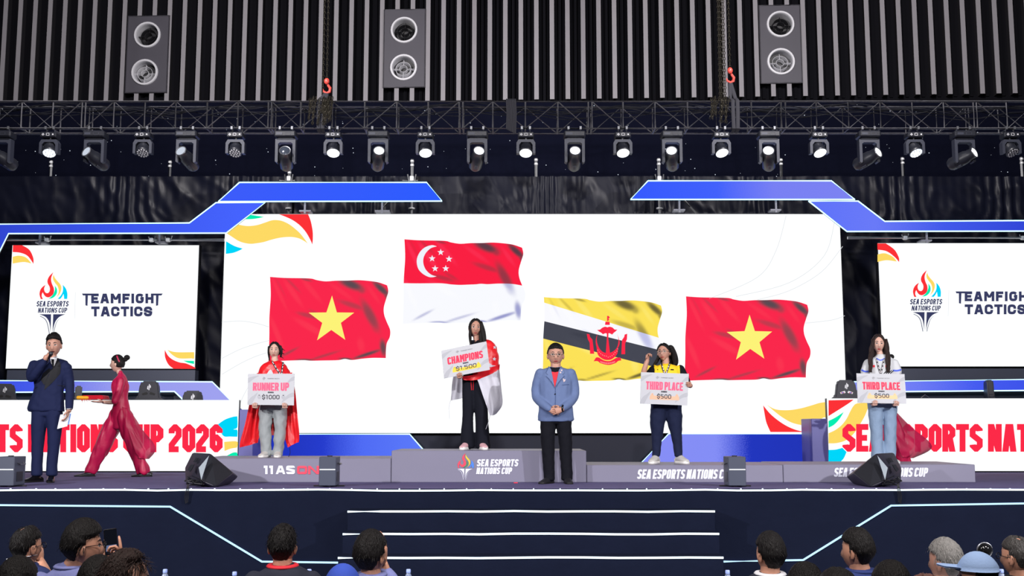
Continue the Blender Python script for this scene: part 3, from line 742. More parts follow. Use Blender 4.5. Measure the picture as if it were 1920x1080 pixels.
# blue bands at the foot of the screens
blue_panel('blue_foot_band', 'blue glowing band with slanted end at the foot of the main screen by the runner-up', [(446, 762), (478, 790), (478, 814), (768, 814), (812, 864), (812, 885), (446, 885)], DS - .06, [(0, rgb(60, 74, 190)), (1, rgb(92, 122, 250)), (.18, rgb(30, 48, 178)), (.5, rgb(38, 60, 205)), (.7, rgb(80, 108, 245))], rimpts=[(478, 814), (768, 814), (812, 864)])
blue_panel('blue_foot_band', 'blue glowing band with slanted end at the screen foot behind the woman in yellow', [(1254, 813), (1590, 813), (1590, 885), (1186, 885)], DS - .06, [(0, rgb(136, 142, 245)), (1, rgb(34, 52, 180)), (.45, rgb(132, 142, 246)), (.53, rgb(92, 106, 225)), (.6, rgb(34, 54, 190))], rimpts=[(1186, 885), (1254, 813), (1590, 813)])
a, b = at(424, 813, DS), at(1588, 885, DS)
o = MB().box(((a.x + b.x) / 2, DS + .09, (a.z - .03 + ZS) / 2), (b.x - a.x, .1, a.z - .03 - ZS)).build('base', mat('screen_base_navy', rgb(34, 36, 48), .6, spec=.2), ms, smooth=False)
blue_panel('blue_desk_band', 'blue glowing strip with slanted tip behind the desk of the suited host', [(-120, 713), (398, 716), (432, 750), (432, 800), (346, 752), (327, 734), (-120, 736)], DS - .2, [(0, rgb(42, 62, 215)), (1, rgb(160, 162, 240)), (.4, rgb(70, 92, 235)), (.65, rgb(150, 154, 240))], rimpts=[(-120, 713), (398, 716), (432, 750)])
strip('lower_rim_light', [at(-120, 736, DS - .215), at(327, 734, DS - .215), at(346, 752, DS - .215)], None, M_blue_line, .011)
o = bpy.data.objects['lower_rim_light']; o.parent = bpy.data.objects['blue_desk_band']; o.location = -ORG['blue_desk_band']
blue_panel('blue_desk_band', 'blue glowing strip behind the gaming chairs and the far desk', [(1590, 716), (2030, 710), (2030, 731), (1610, 735)], DS - .2, [(0, rgb(140, 148, 245)), (1, rgb(54, 76, 230)), (.35, rgb(110, 124, 245)), (.6, rgb(70, 92, 240))], rimpts=[(2030, 710), (1590, 716), (1570, 740)])
strip('lower_rim_light', [at(1610, 735, DS - .215), at(2030, 731, DS - .215)], None, M_blue_line, .011)
o = bpy.data.objects['lower_rim_light.001']; o.parent = bpy.data.objects['blue_desk_band.001']; o.location = -ORG['blue_desk_band.001']

# ------------------------------------------------------------------ desks with LED fronts
DD = 17.0
def desk(u0, u1, vtop, label):
    zt = at((max(u0, 0) + min(u1, 1920)) / 2, vtop, DD).z; v = vz(ZS, DD)
    x0, x1 = at(u0, 820, DD).x, at(u1, 820, DD).x
    t = thing('player_desk', label, 'desk', ((x0 + x1) / 2, DD, ZS))
    MB().box(((x0 + x1) / 2, DD + .06, (zt + ZS) / 2), (x1 - x0, .1, zt - ZS)).build('cabinet', M_black, t, smooth=False)
    MB().box(((x0 + x1) / 2, DD + .004, (zt + ZS) / 2 + .01), (x1 - x0, .008, zt - ZS - .02)).build('display', M_white_led, t, smooth=False)
    MB().box(((x0 + x1) / 2, DD + .155, zt - .25), (x1 - x0 - .3, .09, .04)).build('desk_top', M_black, t, smooth=False)
    for k in (0, 1, 2):
        MB().box((x0 + .2 + k * (x1 - x0 - .4) / 2, DD + .137, (ZS + zt - .27) / 2), (.06, .05, zt - .27 - ZS)).build('leg', M_black, t, smooth=False)
    return t, zt
dl, ZD1 = desk(-170, 446, 750, 'white glowing desk front lettered in red ending with 2026')
dr, ZD2 = desk(1553, 2110, 747, 'white glowing desk front lettered in red beginning with SEA')
mpD = lambda u, v: at(u, v, DD - .004)
mb = MB(); text(mb, 'SEA ESPORTS NATIONS CUP 2026', -219, 417.5, 795.5, 848, 11.2, mpD, gap=1.2, space=.55, ch=.26); mb.build('red_letters', M_red_led, dl, smooth=False)
mb = MB(); text(mb, 'SEA ESPORTS NATIONS CUP', 1579.5, 2108, 795, 847, 11.2, mpD, gap=1.2, space=.55, ch=.26); mb.build('red_letters', M_red_led, dr, smooth=False)
U = lambda p: cz(p, 300, 640, 4.694)
shapes('end_swoosh', [(seg([U([(505, 735), (570, 690), (640, 665), (681, 660)]), U([(681, 660), (681, 755), (648, 775), (681, 782), (681, 840)]), U([(681, 840), (620, 838), (555, 830), (505, 735)])]), 3),
      (seg([U([(565, 885), (678, 882), (678, 935)]), U([(678, 935), (620, 945), (568, 965)]), U([(568, 965), (565, 885)])]), 1), (seg([U([(575, 1015), (640, 980), (678, 978)]), U([(678, 978), (678, 1030), (575, 1015)])]), 2)], DD + .002, SW, dl)
U = lambda p: cz(p, 1420, 740, 7.715)
shapes('end_swoosh', [(seg([U([(1030, 82), (1395, 72)]), U([(1395, 72), (1300, 140), (1150, 235), (1030, 310)]), U([(1030, 310), (1030, 82)])]), 0),
      (seg([U([(1030, 380), (1130, 330), (1250, 250)]), U([(1250, 250), (1190, 350), (1110, 435), (1030, 478)]), U([(1030, 478), (1030, 380)])]), 2),
      (seg([U([(1620, 120), (1450, 125), (1390, 165), (1340, 250), (1290, 350), (1220, 440), (1130, 510), (1030, 558)]), U([(1030, 558), (1030, 705)]), U([(1030, 705), (1150, 700), (1280, 660), (1380, 580), (1460, 470), (1543, 330), (1590, 220), (1620, 120)])]), 1),
      (seg([U([(1030, 800), (1130, 795), (1230, 770)]), U([(1230, 770), (1290, 830)]), U([(1290, 830), (1250, 920), (1190, 985), (1120, 1060)]), U([(1120, 1060), (1030, 1060)]), U([(1030, 1060), (1030, 800)])]), 3)], DD + .002, SW, dr)
M_endp = mat('desk_end_panel', rgb(96, 96, 160), .4)
for u0, u1, vt, D_, lab in ((449, 476, 768, 17.0, 'lavender end panel of the desk behind the runner-up'), (1521, 1551, 785, 17.0, 'lavender end panel of the desk by the gaming chair with painted eyes')):
    a, b = at(u0, vt, D_), at(u1, vt, D_)
    o = MB().box(((a.x + b.x) / 2, D_ + .3, (a.z + ZS) / 2), (b.x - a.x, .6, a.z - ZS), bev=.008).build('desk_end_panel', M_endp, smooth=False); setp(o, lab, 'end panel')
# ================================================================== truss
DT = 16.3
zt_, zb_ = at(960, 190.5, DT).z, at(960, 241, DT).z
M_tr2 = mat('truss_worn_paint', rgb(112, 112, 117), .4, .1, var=.55, vscale=25)
tr = thing('lighting_truss', 'long black box truss hung above the stage carrying the lights', 'truss', (0, DT, zb_))
TD = .3
def bar(p, q_, r, name, parent, m, n=8): return MB().tube([p, q_], r, n).build(name, m, parent)
for dy in (0, TD):
    for z in (zt_, zb_): bar((-9.5, DT + dy, z), (9.5, DT + dy, z), .021, 'chord', tr, M_tr2, 10)
VX = [-78, -19, 40, 98.5, 153, 159.5, 213, 271, 329, 388, 446, 503, 509, 564, 623, 684, 744, 803, 861, 868, 924, 985, 1046, 1103, 1110, 1168, 1228, 1289, 1350, 1409, 1465, 1473, 1531, 1591, 1651, 1711, 1770, 1826, 1832, 1888, 1946, 2004]
XS = [at(u, 215, DT).x for u in VX]
for i, x in enumerate(XS):
    for dy in (0, TD): bar((x, DT + dy, zb_), (x, DT + dy, zt_), .014, 'strut', tr, M_tr2, 6)
    bar((x, DT, zb_), (x, DT + TD, zb_), .012, 'cross_tie', tr, M_tr2, 6)
    if i + 1 < len(XS) and VX[i + 1] - VX[i] > 20:
        for dy, k in ((0, i % 2), (TD, 1 - i % 2)):
            a_, b_ = (zb_, zt_) if k else (zt_, zb_)
            bar((x, DT + dy, a_), (XS[i + 1], DT + dy, b_), .009, 'brace', tr, M_tr2, 6)
# loose power cables lying in the truss
mbc = MB(); rr = random.Random(11)
for k in range(9):
    x = -9; P = []
    ph = rr.uniform(0, 6); zc = zt_ - .06 - .03 * (k % 4)
    while x < 9: P.append((x, DT + .06 + .18 * (k / 9), zc + .05 * math.sin(x * 2.1 + ph) + .03 * math.sin(x * 5.3 + ph * 2))); x += .22
    mbc.tube(P, .006, 5)
cb = mbc.build('cable_bundle', M_black, tr); cb['kind'] = 'stuff'

# ------------------------------------------------------------------ moving-head lights
M_lbody = mat('light_housing', rgb(30, 32, 40), .4, .1); M_lyoke = mat('light_yoke', rgb(48, 51, 63), .45, .1)
M_lens = led('lamp_lens_bright', (.93, .97, 1), 2.0); M_lens2 = led('lamp_lens_soft', (.75, .82, .95), .8)
M_lens_off = mat('lamp_lens_dark', rgb(60, 66, 78), .15, .2); M_cell = mat('lamp_cells', rgb(190, 190, 195), .25, .1)
M_chrome = mat('chrome_rim', rgb(120, 122, 128), .35, .7); M_lab = mat('display_label', rgb(200, 200, 205), .5)
def frame_from(d):
    z = Vector(d).normalized(); x = Vector((1, 0, 0)); x = (x - z * x.dot(z)).normalized(); y = z.cross(x)
    return Matrix((x, y, z)).transposed().to_4x4()
def clamp_parts(t, w_, zc):
    for sx in (-1, 1):
        m = MB(); m.tube([(sx * w_, 0, .012), (sx * w_, 0, zc - .03)], .014, 6)
        m.tube([(sx * w_, .031 * math.cos(a), zc + .031 * math.sin(a)) for a in [math.radians(140 + 26 * k) for k in range(11)]], .009, 6)
        m.box((sx * w_, -.045, zc), (.03, .014, .045)); m.build('clamp', M_chrome, t, local=True)
def wash(u, v, lit, label, pan=0, tilt=-60):
    p = at(u, 250, DT); p.z = zb_ - .09; p.y = DT
    t = thing('wash_light', label, 'stage light', p, 'wash lights on the truss')
    clamp_parts(t, .06, .09)
    b = MB().box((0, 0, -.025), (.24, .2, .085), bev=.015).build('base', M_lbody, t, local=True, smooth=False)
    m = MB(); m.box((-.07, -.102, -.025), (.035, .004, .012)).box((-.07, -.102, -.025), (.012, .004, .035)).box((.075, -.102, -.025), (.02, .004, .02)); m.build('buttons', M_lab, b, local=True, smooth=False)['kind'] = 'stuff'
    m = MB()
    for a_ in ((-.025, 0, .05, .006), (.0, .016, 0, 0)): pass
    m.box((0, -.102, -.008), (.045, .004, .005)).box((0, -.102, -.042), (.045, .004, .005)).box((-.021, -.102, -.025), (.005, .004, .038)).box((.021, -.102, -.025), (.005, .004, .038)); m.build('screen_frame', M_lab, b, local=True, smooth=False)
    m = MB(); c1 = [(-.14, -.30), (-.14, -.14), (-.11, -.09), (.11, -.09), (.14, -.14), (.14, -.30), (.10, -.30), (.10, -.17), (.07, -.13), (-.07, -.13), (-.10, -.17), (-.10, -.30)]
    m.prism([(x, -.055, z) for x, z in c1], (0, .11, 0)); m.build('yoke', M_lyoke, t, local=True, smooth=False, fixn=True)
    MB().lathe([(.018, -.09), (.018, -.06)], 10).build('pan_joint', M_chrome, t, local=True)
    d = Vector((math.sin(math.radians(pan)) * .6, -math.cos(math.radians(tilt)), math.sin(math.radians(tilt))))
    Mh = Matrix.Translation((0, 0, -.235)) @ frame_from(d)
    h = MB().lathe([(.06, -.10), (.085, -.085), (.092, -.03), (.092, .02), (.10, .03), (.10, .062), (.094, .07)], 22, Mh).build('head', M_lbody, t, local=True)
    m = MB()
    for k in range(14): m.box((0, 0, 0), (.008, .012, .05), None); m.xf(Mh @ Matrix.Rotation(k * 2 * PI / 14, 4, 'Z') @ Matrix.Translation((.09, 0, -.03)), len(m.v) - 8)
    m.build('cooling_fins', M_lbody, h, local=True, smooth=False)['kind'] = 'stuff'
    if lit == 2: MB().lathe([(.093, .0705), (.05, .078), (.001, .08)], 22, Mh).build('lens', M_lens, h, local=True)
    else:
        MB().lathe([(.093, .0705), (.001, .071)], 22, Mh).build('lens', M_lens_off if lit == 0 else M_lens2, h, local=True)
        m = MB()
        for r_, n_ in ((0, 1), (.036, 6), (.072, 12)):
            for k in range(n_):
                a = k * 2 * PI / n_; m.lathe([(.015, .071), (.012, .079), (.001, .081)], 8, Mh @ Matrix.Translation((r_ * math.cos(a), r_ * math.sin(a), 0)))
        m.build('led_cells', M_cell if lit == 0 else M_lens, h, local=True)['kind'] = 'stuff'
def beam(u, v, lit, label, tail, tint=None):
    p = at(u, 250, DT); p.z = zb_ - .075; p.y = DT
    t = thing('beam_light', label, 'stage light', p, 'beam lights on the truss')
    clamp_parts(t, .09, .075)
    b = MB().box((0, 0, -.03), (.32, .24, .10), bev=.02).build('base', M_lbody, t, local=True, smooth=False)
    m = MB(); m.box((.045, -.122, -.012), (.08, .004, .005)).box((.045, -.122, -.052), (.08, .004, .005)).box((.007, -.122, -.032), (.005, .004, .044)).box((.083, -.122, -.032), (.005, .004, .044)).box((-.08, -.122, -.032), (.09, .004, .036)); m.build('display_panel', M_lyoke, b, local=True, smooth=False)
    m = MB(); c1 = [(-.15, -.44), (-.15, -.10), (-.10, -.085), (.10, -.085), (.15, -.10), (.15, -.44), (.12, -.46), (.108, -.44), (.108, -.17), (.08, -.15), (-.08, -.15), (-.108, -.17), (-.108, -.44), (-.12, -.46)]
    m.prism([(x, -.06, z) for x, z in c1], (0, .12, 0)); m.build('yoke', M_lyoke, t, local=True, smooth=False, fixn=True)
    MB().lathe([(.02, -.088), (.02, -.07)], 10).build('pan_joint', M_chrome, t, local=True)
    d = Vector((-tail[0], -tail[1], -tail[2])).normalized()
    Mh = Matrix.Translation((0, 0, -.375)) @ frame_from(d)
    h = MB().lathe([(.03, -.255), (.07, -.245), (.098, -.20), (.102, -.05), (.098, .03), (.085, .07), (.08, .15), (.085, .165), (.082, .172)], 22, Mh).build('head', M_lbody, t, local=True)
    MB().lathe([(.083, .165), (.087, .172), (.083, .18), (.074, .178)], 22, Mh, cap=False).build('lens_rim', M_chrome, h, local=True)
    MB().lathe([(.074, .172), (.05, .186), (.001, .192)], 22, Mh).build('lens', [M_lens_off, M_lens2, M_lens][lit], h, local=True)
    MB().box((0, 0, 0), (.05, .09, .02), bev=.006).xf(Mh @ Matrix.Translation((0, -.098, -.1)) @ Matrix.Rotation(PI / 2, 4, 'X')).build('rear_cover', M_lyoke, h, local=True, smooth=False)
WLU = {626: 'glowing wash light hung beside the tangled chain hoist', 798: 'glowing wash light hung straight below the middle vent panel', 986: 'glowing wash light hung at the looped cable bundle', 1167: 'glowing wash light between the looped cables and the straight-chain hoist', 1351: 'glowing wash light hung under the straight-chain hoist', 1534: 'glowing wash light just past the stained vent panel', 95: 'wash light with separate cells glowing, over the suited host', 1713: 'wash light with separate cells glowing, over the gaming chairs', 270: 'unlit wash light straight below the lowest-hung vent panel', 443: 'unlit wash light over the bend between two blue panels', 1893: 'unlit wash light turned aside at the cut-off truss end'}
BLU = {6: 'dark beam light with tail swung aside at the cut-off truss end', 537: 'dark-lens beam light beside the tangled chain hoist', 180: 'dim beam light with tail swung aside over the host side screen', 352: 'dim beam light over the rail above the host side screen', 710: 'bright beam light between the tangled hoist and the middle vent panel', 895: 'bright beam light between the middle vent panel and the looped cables', 1077: 'bright beam light by the looped cables with tail hanging straight down', 1259: 'bright beam light next to the straight-chain hoist over the yellow flag', 1440: 'bright beam light straight below the stained vent panel', 1627: 'bright beam light with tail swung aside over the main screen corner', 1805: 'bright beam light with tail swung aside over the far side screen'}
WL = {2: 'wash light on the truss with its whole round face glowing white', 0: 'wash light on the truss switched off with grey lamp cells showing', 1: 'wash light on the truss glowing with separate lamp cells showing'}
for u, v, l, pan in ((95, 288, 1, 12), (270, 288, 0, 5), (443, 288, 0, 0), (626, 288, 2, 3), (798, 288, 2, 8), (986, 288, 2, -4), (1167, 288, 2, 6), (1351, 288, 2, 14), (1534, 288, 2, 16), (1713, 288, 1, 18), (1893, 288, 0, 30)):
    wash(u, v, l, WLU[u], pan)
BLB = {2: 'beam light on the truss with bright lens pointing out to the hall', 1: 'beam light on the truss with dim lens and its tail swung aside', 0: 'beam light on the truss with dark unlit lens'}
for u, l, tx in ((6, 0, .55), (180, 1, .5), (352, 1, .28), (537, 0, -.1), (710, 2, -.16), (895, 2, -.18), (1077, 2, 0), (1259, 2, .15), (1440, 2, .2), (1627, 2, -.75), (1805, 2, -.85)):
    beam(u, 0, l, BLU[u], (tx, .9, -.42))

# ------------------------------------------------------------------ chain hoists
M_chain = mat('dark_steel_chain', rgb(70, 66, 58), .45, .7); M_hook = mat('red_hook_paint', rgb(205, 70, 60), .4); M_sling = mat('black_sling', rgb(46, 46, 52), .8, spec=.2)
def chain(mb, a, b, pitch=.045):
    a, b = Vector(a), Vector(b); n = max(2, int((b - a).length / pitch)); d = (b - a) / n
    x, y = perp(d.normalized())
    for i in range(n):
        c_ = a + d * (i + .5); s_ = x if i % 2 else y; e = d * .72
        mb.tube([c_ - e + s_ * .0, c_ - e * .4 + s_ * .013, c_ + e * .4 + s_ * .013, c_ + e, c_ + e * .4 - s_ * .013, c_ - e * .4 - s_ * .013], .005, 4, closed=True)
def hoist(u, uh, vh, label, strands, heap, ox):
    h = at(uh, vh, DT + .1); t = thing('chain_hoist', label, 'hoist', (h.x, DT + .1, zt_))
    top = ZT
    m = MB()
    for du in strands: x = at(u + du, 100, DT + .1).x; chain(m, (x, DT + .1, zt_ - .05), (x, DT + .1, top))
    o = m.build('chain', M_chain, t); o['kind'] = 'stuff'
    m = MB(); chain(m, (h.x, DT + .1, h.z + .12), (h.x, DT + .1, top)); o = m.build('load_chain', M_chain, t); o['kind'] = 'stuff'
    m = MB(); m.ell((h.x, DT + .1, h.z + .08), (.042, .035, .05), 12, 8)
    m.tube([(h.x, DT + .1, h.z + .06), (h.x + .02, DT + .1, h.z + .02), (h.x + .055, DT + .1, h.z - .03), (h.x + .045, DT + .1, h.z - .085), (h.x, DT + .1, h.z - .105), (h.x - .045, DT + .1, h.z - .08), (h.x - .055, DT + .1, h.z - .04)], [.018, .02, .022, .022, .02, .016, .008], 8)
    m.build('hook', M_hook, t)
    m = MB()
    for dx in (-1, 1): m.tube([(h.x, DT + .1, h.z - .09), (h.x + dx * .04 + ox * .5, DT + .05, zt_ + .07), (h.x + dx * .035 + ox, DT, zt_ + .033), (h.x + dx * .035 + ox, DT - .034, zt_ + .008), (h.x + dx * .035 + ox, DT - .036, (zt_ + zb_) / 2), (h.x + dx * .03 + ox, DT - .034, zb_ - .008), (h.x + dx * .03 + ox, DT, zb_ - .033), (h.x + dx * .03 + ox, DT + .1, zb_ - .036)], [(.028, .008)] * 8, 8, ref=(1, 0, 0))
    m.build('sling', M_sling, t)
    m = MB(); rr = random.Random(int(u))
    for k in range(heap):
        x0 = at(u + rr.uniform(-26, 14), 200, DT).x; L = rr.uniform(.18, .40)
        chain(m, (x0, DT - .055 - rr.random() * .05, zt_ + .03), (x0 + rr.uniform(-.04, .04), DT - .065, zt_ + .03 - L), .04)
        chain(m, (x0 + rr.uniform(-.04, .04), DT - .065, zt_ + .03 - L), (x0 + .06, DT - .055 - rr.random() * .05, zt_ + .05), .04)
    o = m.build('slack_chain', M_chain, t); o['kind'] = 'stuff'
hoist(607, 612.5, 162, 'chain hoist with red hook and a hanging tangle of slack chain', (0,), 12, -.055)
hoist(1351, 1369, 142, 'chain hoist with red hook and several straight chain strands', (-3, 0, 4, 7), 7, .04)
# black cable drop over the truss
m = MB()
for k in range(7): x = at(950 + k * 2.7, 200, DT).x; m.tube([(x, DT + .12, zt_ + .035), (x, DT, zt_ + .035), (x, DT - .036, zt_ + .01), (x + .01, DT - .04, zt_ - .2), (x, DT - .037, zb_ - .02 - .012 * k)], .012, 6)
o = m.build('cable_drop', M_sling); setp(o, 'bundle of black cables looped over the truss middle', 'cable')

# ------------------------------------------------------------------ scaffold behind the screens
def pole(u, vt, vb, label, arm=0, D=18.55):
    D = 18.55 if arm else 19.0
    a, b = at(u, vt, D), at(u, vb, D); zf = ZS
    t = thing('scaffold_pole', label, 'scaffold pole', (a.x, D, zf), 'scaffold poles behind the screens')
    MB().tube([(a.x, D, zf), (a.x, D, a.z)], .026, 10).build('tube', M_pole, t)
    for zz in (a.z - .03, a.z - .1): MB().lathe([(.032, -.015), (.032, .015)], 10, Matrix.Translation((a.x, D, zz))).build('collar', M_pole, t)
    if arm:
        z = at(u, 336, D).z
        m = MB(); m.box((a.x, D - .03, z), (.07, .07, .09), bev=.01); 
        for sx in (-1, 1): m.tube([(a.x + sx * .05, D - .05, z - .05), (a.x + sx * .07, D - .06, z + .07)], .012, 6)
        m.build('coupler', M_pole, t)
        MB().tube([(a.x - .16 * (arm != 2), D - .03, z - .04), (a.x + (.3 if arm == 2 else .1), D - .03, z - .04)], .022, 8).build('ledger', M_pole, t)
        m = MB(); m.lathe([(.03, -.02), (.055, -.012), (.055, .012), (.03, .02)], 12, Matrix.Translation((a.x, D, at(u, 391, D).z))); m.build('rosette', M_pole, t)
for u, vt, arm in ((96, 301, 0), (319, 301, 0), (543, 313, 1), (773, 299, 1), (1005, 297, 0), (1235, 297, 2), (1464, 297, 0), (1692, 295, 0), (1915, 295, 0)):
    pole(u, vt, 330, {96: 'scaffold pole end rising over the host side screen', 319: 'scaffold pole end between the host side screen and the bent blue panel', 543: 'scaffold pole with clamps at the start of the first long blue panel', 773: 'scaffold pole with clamps over the champion flag', 1005: 'scaffold pole end standing clear between the two long blue panels', 1235: 'scaffold pole with clamps and long ledger over the yellow flag', 1464: 'scaffold pole end over the last red flag', 1692: 'scaffold pole end over the far side screen corner', 1915: 'scaffold pole end at the cut-off end of the far side screen'}[u], arm)
def rail(u0, u1, v, ks, label):
    D = 17.875; a, b = at(u0, v, D), at(u1, v, D)
    t = thing('scaffold_rail', label, 'scaffold rail', (a.x, D, a.z))
    MB().tube([a, Vector((b.x, D, a.z))], .025, 10).build('tube', M_pole, t)
    for k in ks:
        p = at(k, v, D); m = MB(); m.box((p.x, D, a.z), (.07, .07, .062), bev=.01); m.tube([(p.x + .042, D + .005, a.z - .02), (p.x + .06, D, a.z + .07)], .012, 6); m.tube([(p.x - .038, D + .005, a.z - .02), (p.x - .048, D, a.z + .055)], .01, 6); m.build('coupler', M_pole, t)
rail(-60, 421, 450, (88, 315, 284), 'galvanised rail over the screen behind the suited host')
rail(1589, 1990, 446, (1697, 1918), 'galvanised rail over the screen behind the far gaming chairs')
for u, v0, v1, w_, lab in ((574, 379, 399, 11, 0), (718, 379, 399, 14, 0), (1272, 375, 397, 11, 0), (1452, 376, 397, 10, 0), (80, 438, 458, 9, 1), (303, 438, 457, 9, 1), (1733, 434, 454, 10, 1)):
    a, b = at(u, v0, 17.9), at(u, v1, 17.9); s_ = w_ / ppm(17.9)
    b.z -= .03; m = MB(); c3 = (a + b) / 2; c3.y = 17.80; m.box(c3, (.03, .03, a.z - b.z)).box((b.x, 17.9, b.z + .042), (2 * s_, .22, .024))
    o = m.build('bracket', mat('bracket_grey', rgb(110, 112, 124), .5), BP[(2 if u < 900 else 3) if lab else (0 if u < 900 else 1)], smooth=False)
for (u0, v0), (u1, v1), lab in (((727, 380), (708, 400), 'slanted grey brace leaning left over the champion flag'), ((1283, 376), (1306, 400), 'slanted grey brace beside the bracket over the yellow flag')):
    MB().tube([at(u0, v0, 18.3), at(u1, v1, 18.3)], .022, 8).build('brace', M_pole, bpy.data.objects['scaffold_pole.003' if u0 < 900 else 'scaffold_pole.005'])

# ------------------------------------------------------------------ stage monitors and effect machines
M_mon = mat('monitor_black', rgb(38, 37, 50), .5, bump=.1, bscale=80); M_grille = mat('monitor_grille', rgb(20, 22, 32), .7); M_wedge = mat('monitor_grey_side', rgb(150, 160, 170), .5)
def monitor(us, mirror, label):
    """floor wedge seen from its side: outline corners in picture pixels, built as a solid of real depth"""
    g = lambda u, v, D: at(us + (u - 347) * mirror, v, D)
    D0, D1 = 12.78, 13.42
    base = atz(us + 45 * mirror, vz(ZS, 13.1), ZS)
    t = thing('stage_monitor', label, 'speaker', (base.x, 13.1, ZS))
    zf = ZS + .004
    fz = lambda p: Vector((p.x, p.y, zf))
    # grille face: kite of four corners, leaning back
    a = g(394, 850, 13.22); b = g(437.5, 887, 13.22); c_ = g(404, 915.5, 12.80); d = g(377.5, 902, 12.86)
    c_.z = max(c_.z, zf); d.z = max(d.z, zf)
    # back outline (handle side)
    e = g(361, 848, 13.42); f_ = g(346.5, 877, 13.36); h = g(347.5, 903, 13.16); h.z = max(h.z, zf); i_ = g(372, 876, 13.02)
    bk = Vector((b.x - .03 * mirror, 13.6, b.z - .06)); bl = Vector((c_.x, 13.45, zf)); hl = Vector((h.x, 13.5, zf))
    pts = [a, b, c_, d, e, f_, h, i_, bk, bl, hl]
    bm = bmesh.new(); vs = [bm.verts.new(p) for p in pts]; bmesh.ops.convex_hull(bm, input=vs)
    bmesh.ops.bevel(bm, geom=list(bm.edges), offset=.012, segments=2, affect='EDGES', profile=.5)
    bm.verts.index_update(); m = MB(); m.add([v.co.copy() for v in bm.verts], [[q.index for q in f.verts] for f in bm.faces]); bm.free()
    m.build('cabinet', M_mon, t, smooth=True, angle=50)
    n = (b - a).cross(d - a).normalized()
    if n.y > 0: n = -n
    cen = (a + b + c_ + d) / 4
    def sh(p, k=.93): return cen + (p - cen) * k + n * .008
    gq = [sh(a), sh(b), sh(c_), sh(d)]
    rows = []
    MB().prism([p + n * .004 for p in gq], -n * .02).build('grille', M_grille, t, smooth=False, fixn=True)
    for k, (s_, r_) in enumerate(((.25, .3), (.7, .3), (.6, .62))):
        p = gq[0] + (gq[1] - gq[0]) * s_ + (gq[3] - gq[0]) * r_ + n * .004
        MB().ell(p, (.008, .008, .008), 8, 6).build('screw', M_chrome, t)
    w3 = [a + n * .016 + (d - a) * .06, i_ + (a - i_) * .1 + Vector((0, -.03, .0)), d + n * .02 + (a - d) * .05]
    # grey cheek between grille and handle side
    m = MB(); m.face([g(392, 854, 13.05), g(372.5, 877, 12.93), g(377.5, 900, 12.80)]); m.build('grey_cheek', M_wedge, t, smooth=False)
    m = MB(); hp = [g(365.5, 865, 13.10), g(371, 859, 13.18), g(374, 859, 13.16), g(369, 866, 13.08)]
    for q_ in ([g(364, 866, 13.12), g(369.5, 858, 13.2), g(374, 858.5, 13.18), g(368.5, 866.5, 13.10)], [g(354, 880, 12.98), g(360, 871, 13.06), g(366, 871, 13.04), g(361, 880.5, 12.97), g(358, 884, 12.95)]):
        m.prism([p + Vector((0, -.05, 0)) for p in q_], (0, .03, 0))
    m.build('handle_slot', M_grille, t, smooth=False, fixn=True)
    m = MB(); rr = random.Random(5)
    for k in range(6):
        P = [g(352 + rr.uniform(-4, 14), 896 + rr.uniform(-4, 6), 12.95)]
        for j in range(4): p = g(346 + rr.uniform(0, 34), 900 + rr.uniform(0, 10), 12.8 + rr.uniform(-.08, .1)); p.z = max(p.z, ZS + .01); P.append(p)
        m.tube(crom(P, 5, False), .006, 5)
    for k in range(3): m.tube(crom([g(352 + k, 908, 12.7), g(350 + k * 2, 916, YF - .03), g(347 + k * 3, 930, YF - .035), g(348 + k * 2, 944 - k, YF - .03)], 5, False), .005, 5)
    m.build('cable', M_black, t)
monitor(347, 1, 'black wedge stage monitor with its grille turned towards the runner-up')
monitor(1690, -1, 'black wedge stage monitor in front of the lowest free podium end')
M_fx = mat('effect_machine_grey', rgb(64, 70, 88), .5); M_fxl = led('effect_machine_stripe', (.95, .97, 1), .95)
def fx(u0, u1, side, vb, label, ud):
    D = 12.86; zf = ZS
    x0, x1 = at(u0, vb, D).x, at(u1, vb, D).x; H_ = .325
    t = thing('effect_machine', label, 'effect machine', ((x0 + x1) / 2, D + .16, zf), 'grey effect machines along the stage edge')
    MB().box(((x0 + x1) / 2, D + .16, zf + .015 + H_ / 2), (x1 - x0, .30, H_), bev=.006).build('housing', M_fx, t, smooth=False)
    MB().box(((x0 + x1) / 2, D + .008, zf + .015 + H_ * .56), ((x1 - x0) * .92, .012, .014)).build('light_stripe', M_fxl, t, smooth=False)
    MB().lathe([(.03, 0), (.03, .012)], 14, Matrix.Translation(((x0 + x1) / 2, D + .16, zf + .014 + H_))).build('nozzle', M_black, t)
    sx = x1 if side > 0 else x0
    m = MB(); m.tube([(sx + side * .004, D + .09, zf + H_ * .82), (sx + side * .03, D + .09, zf + H_ * .78), (sx + side * .03, D + .23, zf + H_ * .78), (sx + side * .004, D + .23, zf + H_ * .82)], .008, 6); m.build('handle', M_chrome, t)
    MB().box((sx, D + .16, zf + H_ * .35), (.008, .16, .11)).build('side_grille', M_black, t, smooth=False)
    for s2 in (-1, 1): MB().box(((x0 + x1) / 2 + s2 * (x1 - x0) * .5, D + .16, zf + .008), (.16, .05, .016), bev=.004).build('foot', M_black, t, smooth=False)
fx(597, 629, 1, 916, 'grey effect machine with white light stripe beside the red ONE lettering', 0)
fx(1367, 1400, -1, 915, 'grey effect machine with white light stripe before the low podium block', 0)
fx(-12, 24, 1, 913, 'grey effect machine with white light stripe near the suited host', 0)
# red mark left on the deck
o = MB().box(atz(967, 905.2, ZS + .006), (.05, .04, .012), bev=.003).build('red_tape_mark', mat('red_tape', rgb(225, 50, 80), .5), smooth=False); setp(o, 'small red tape marker on the deck in front of the tallest podium', 'tape marker')

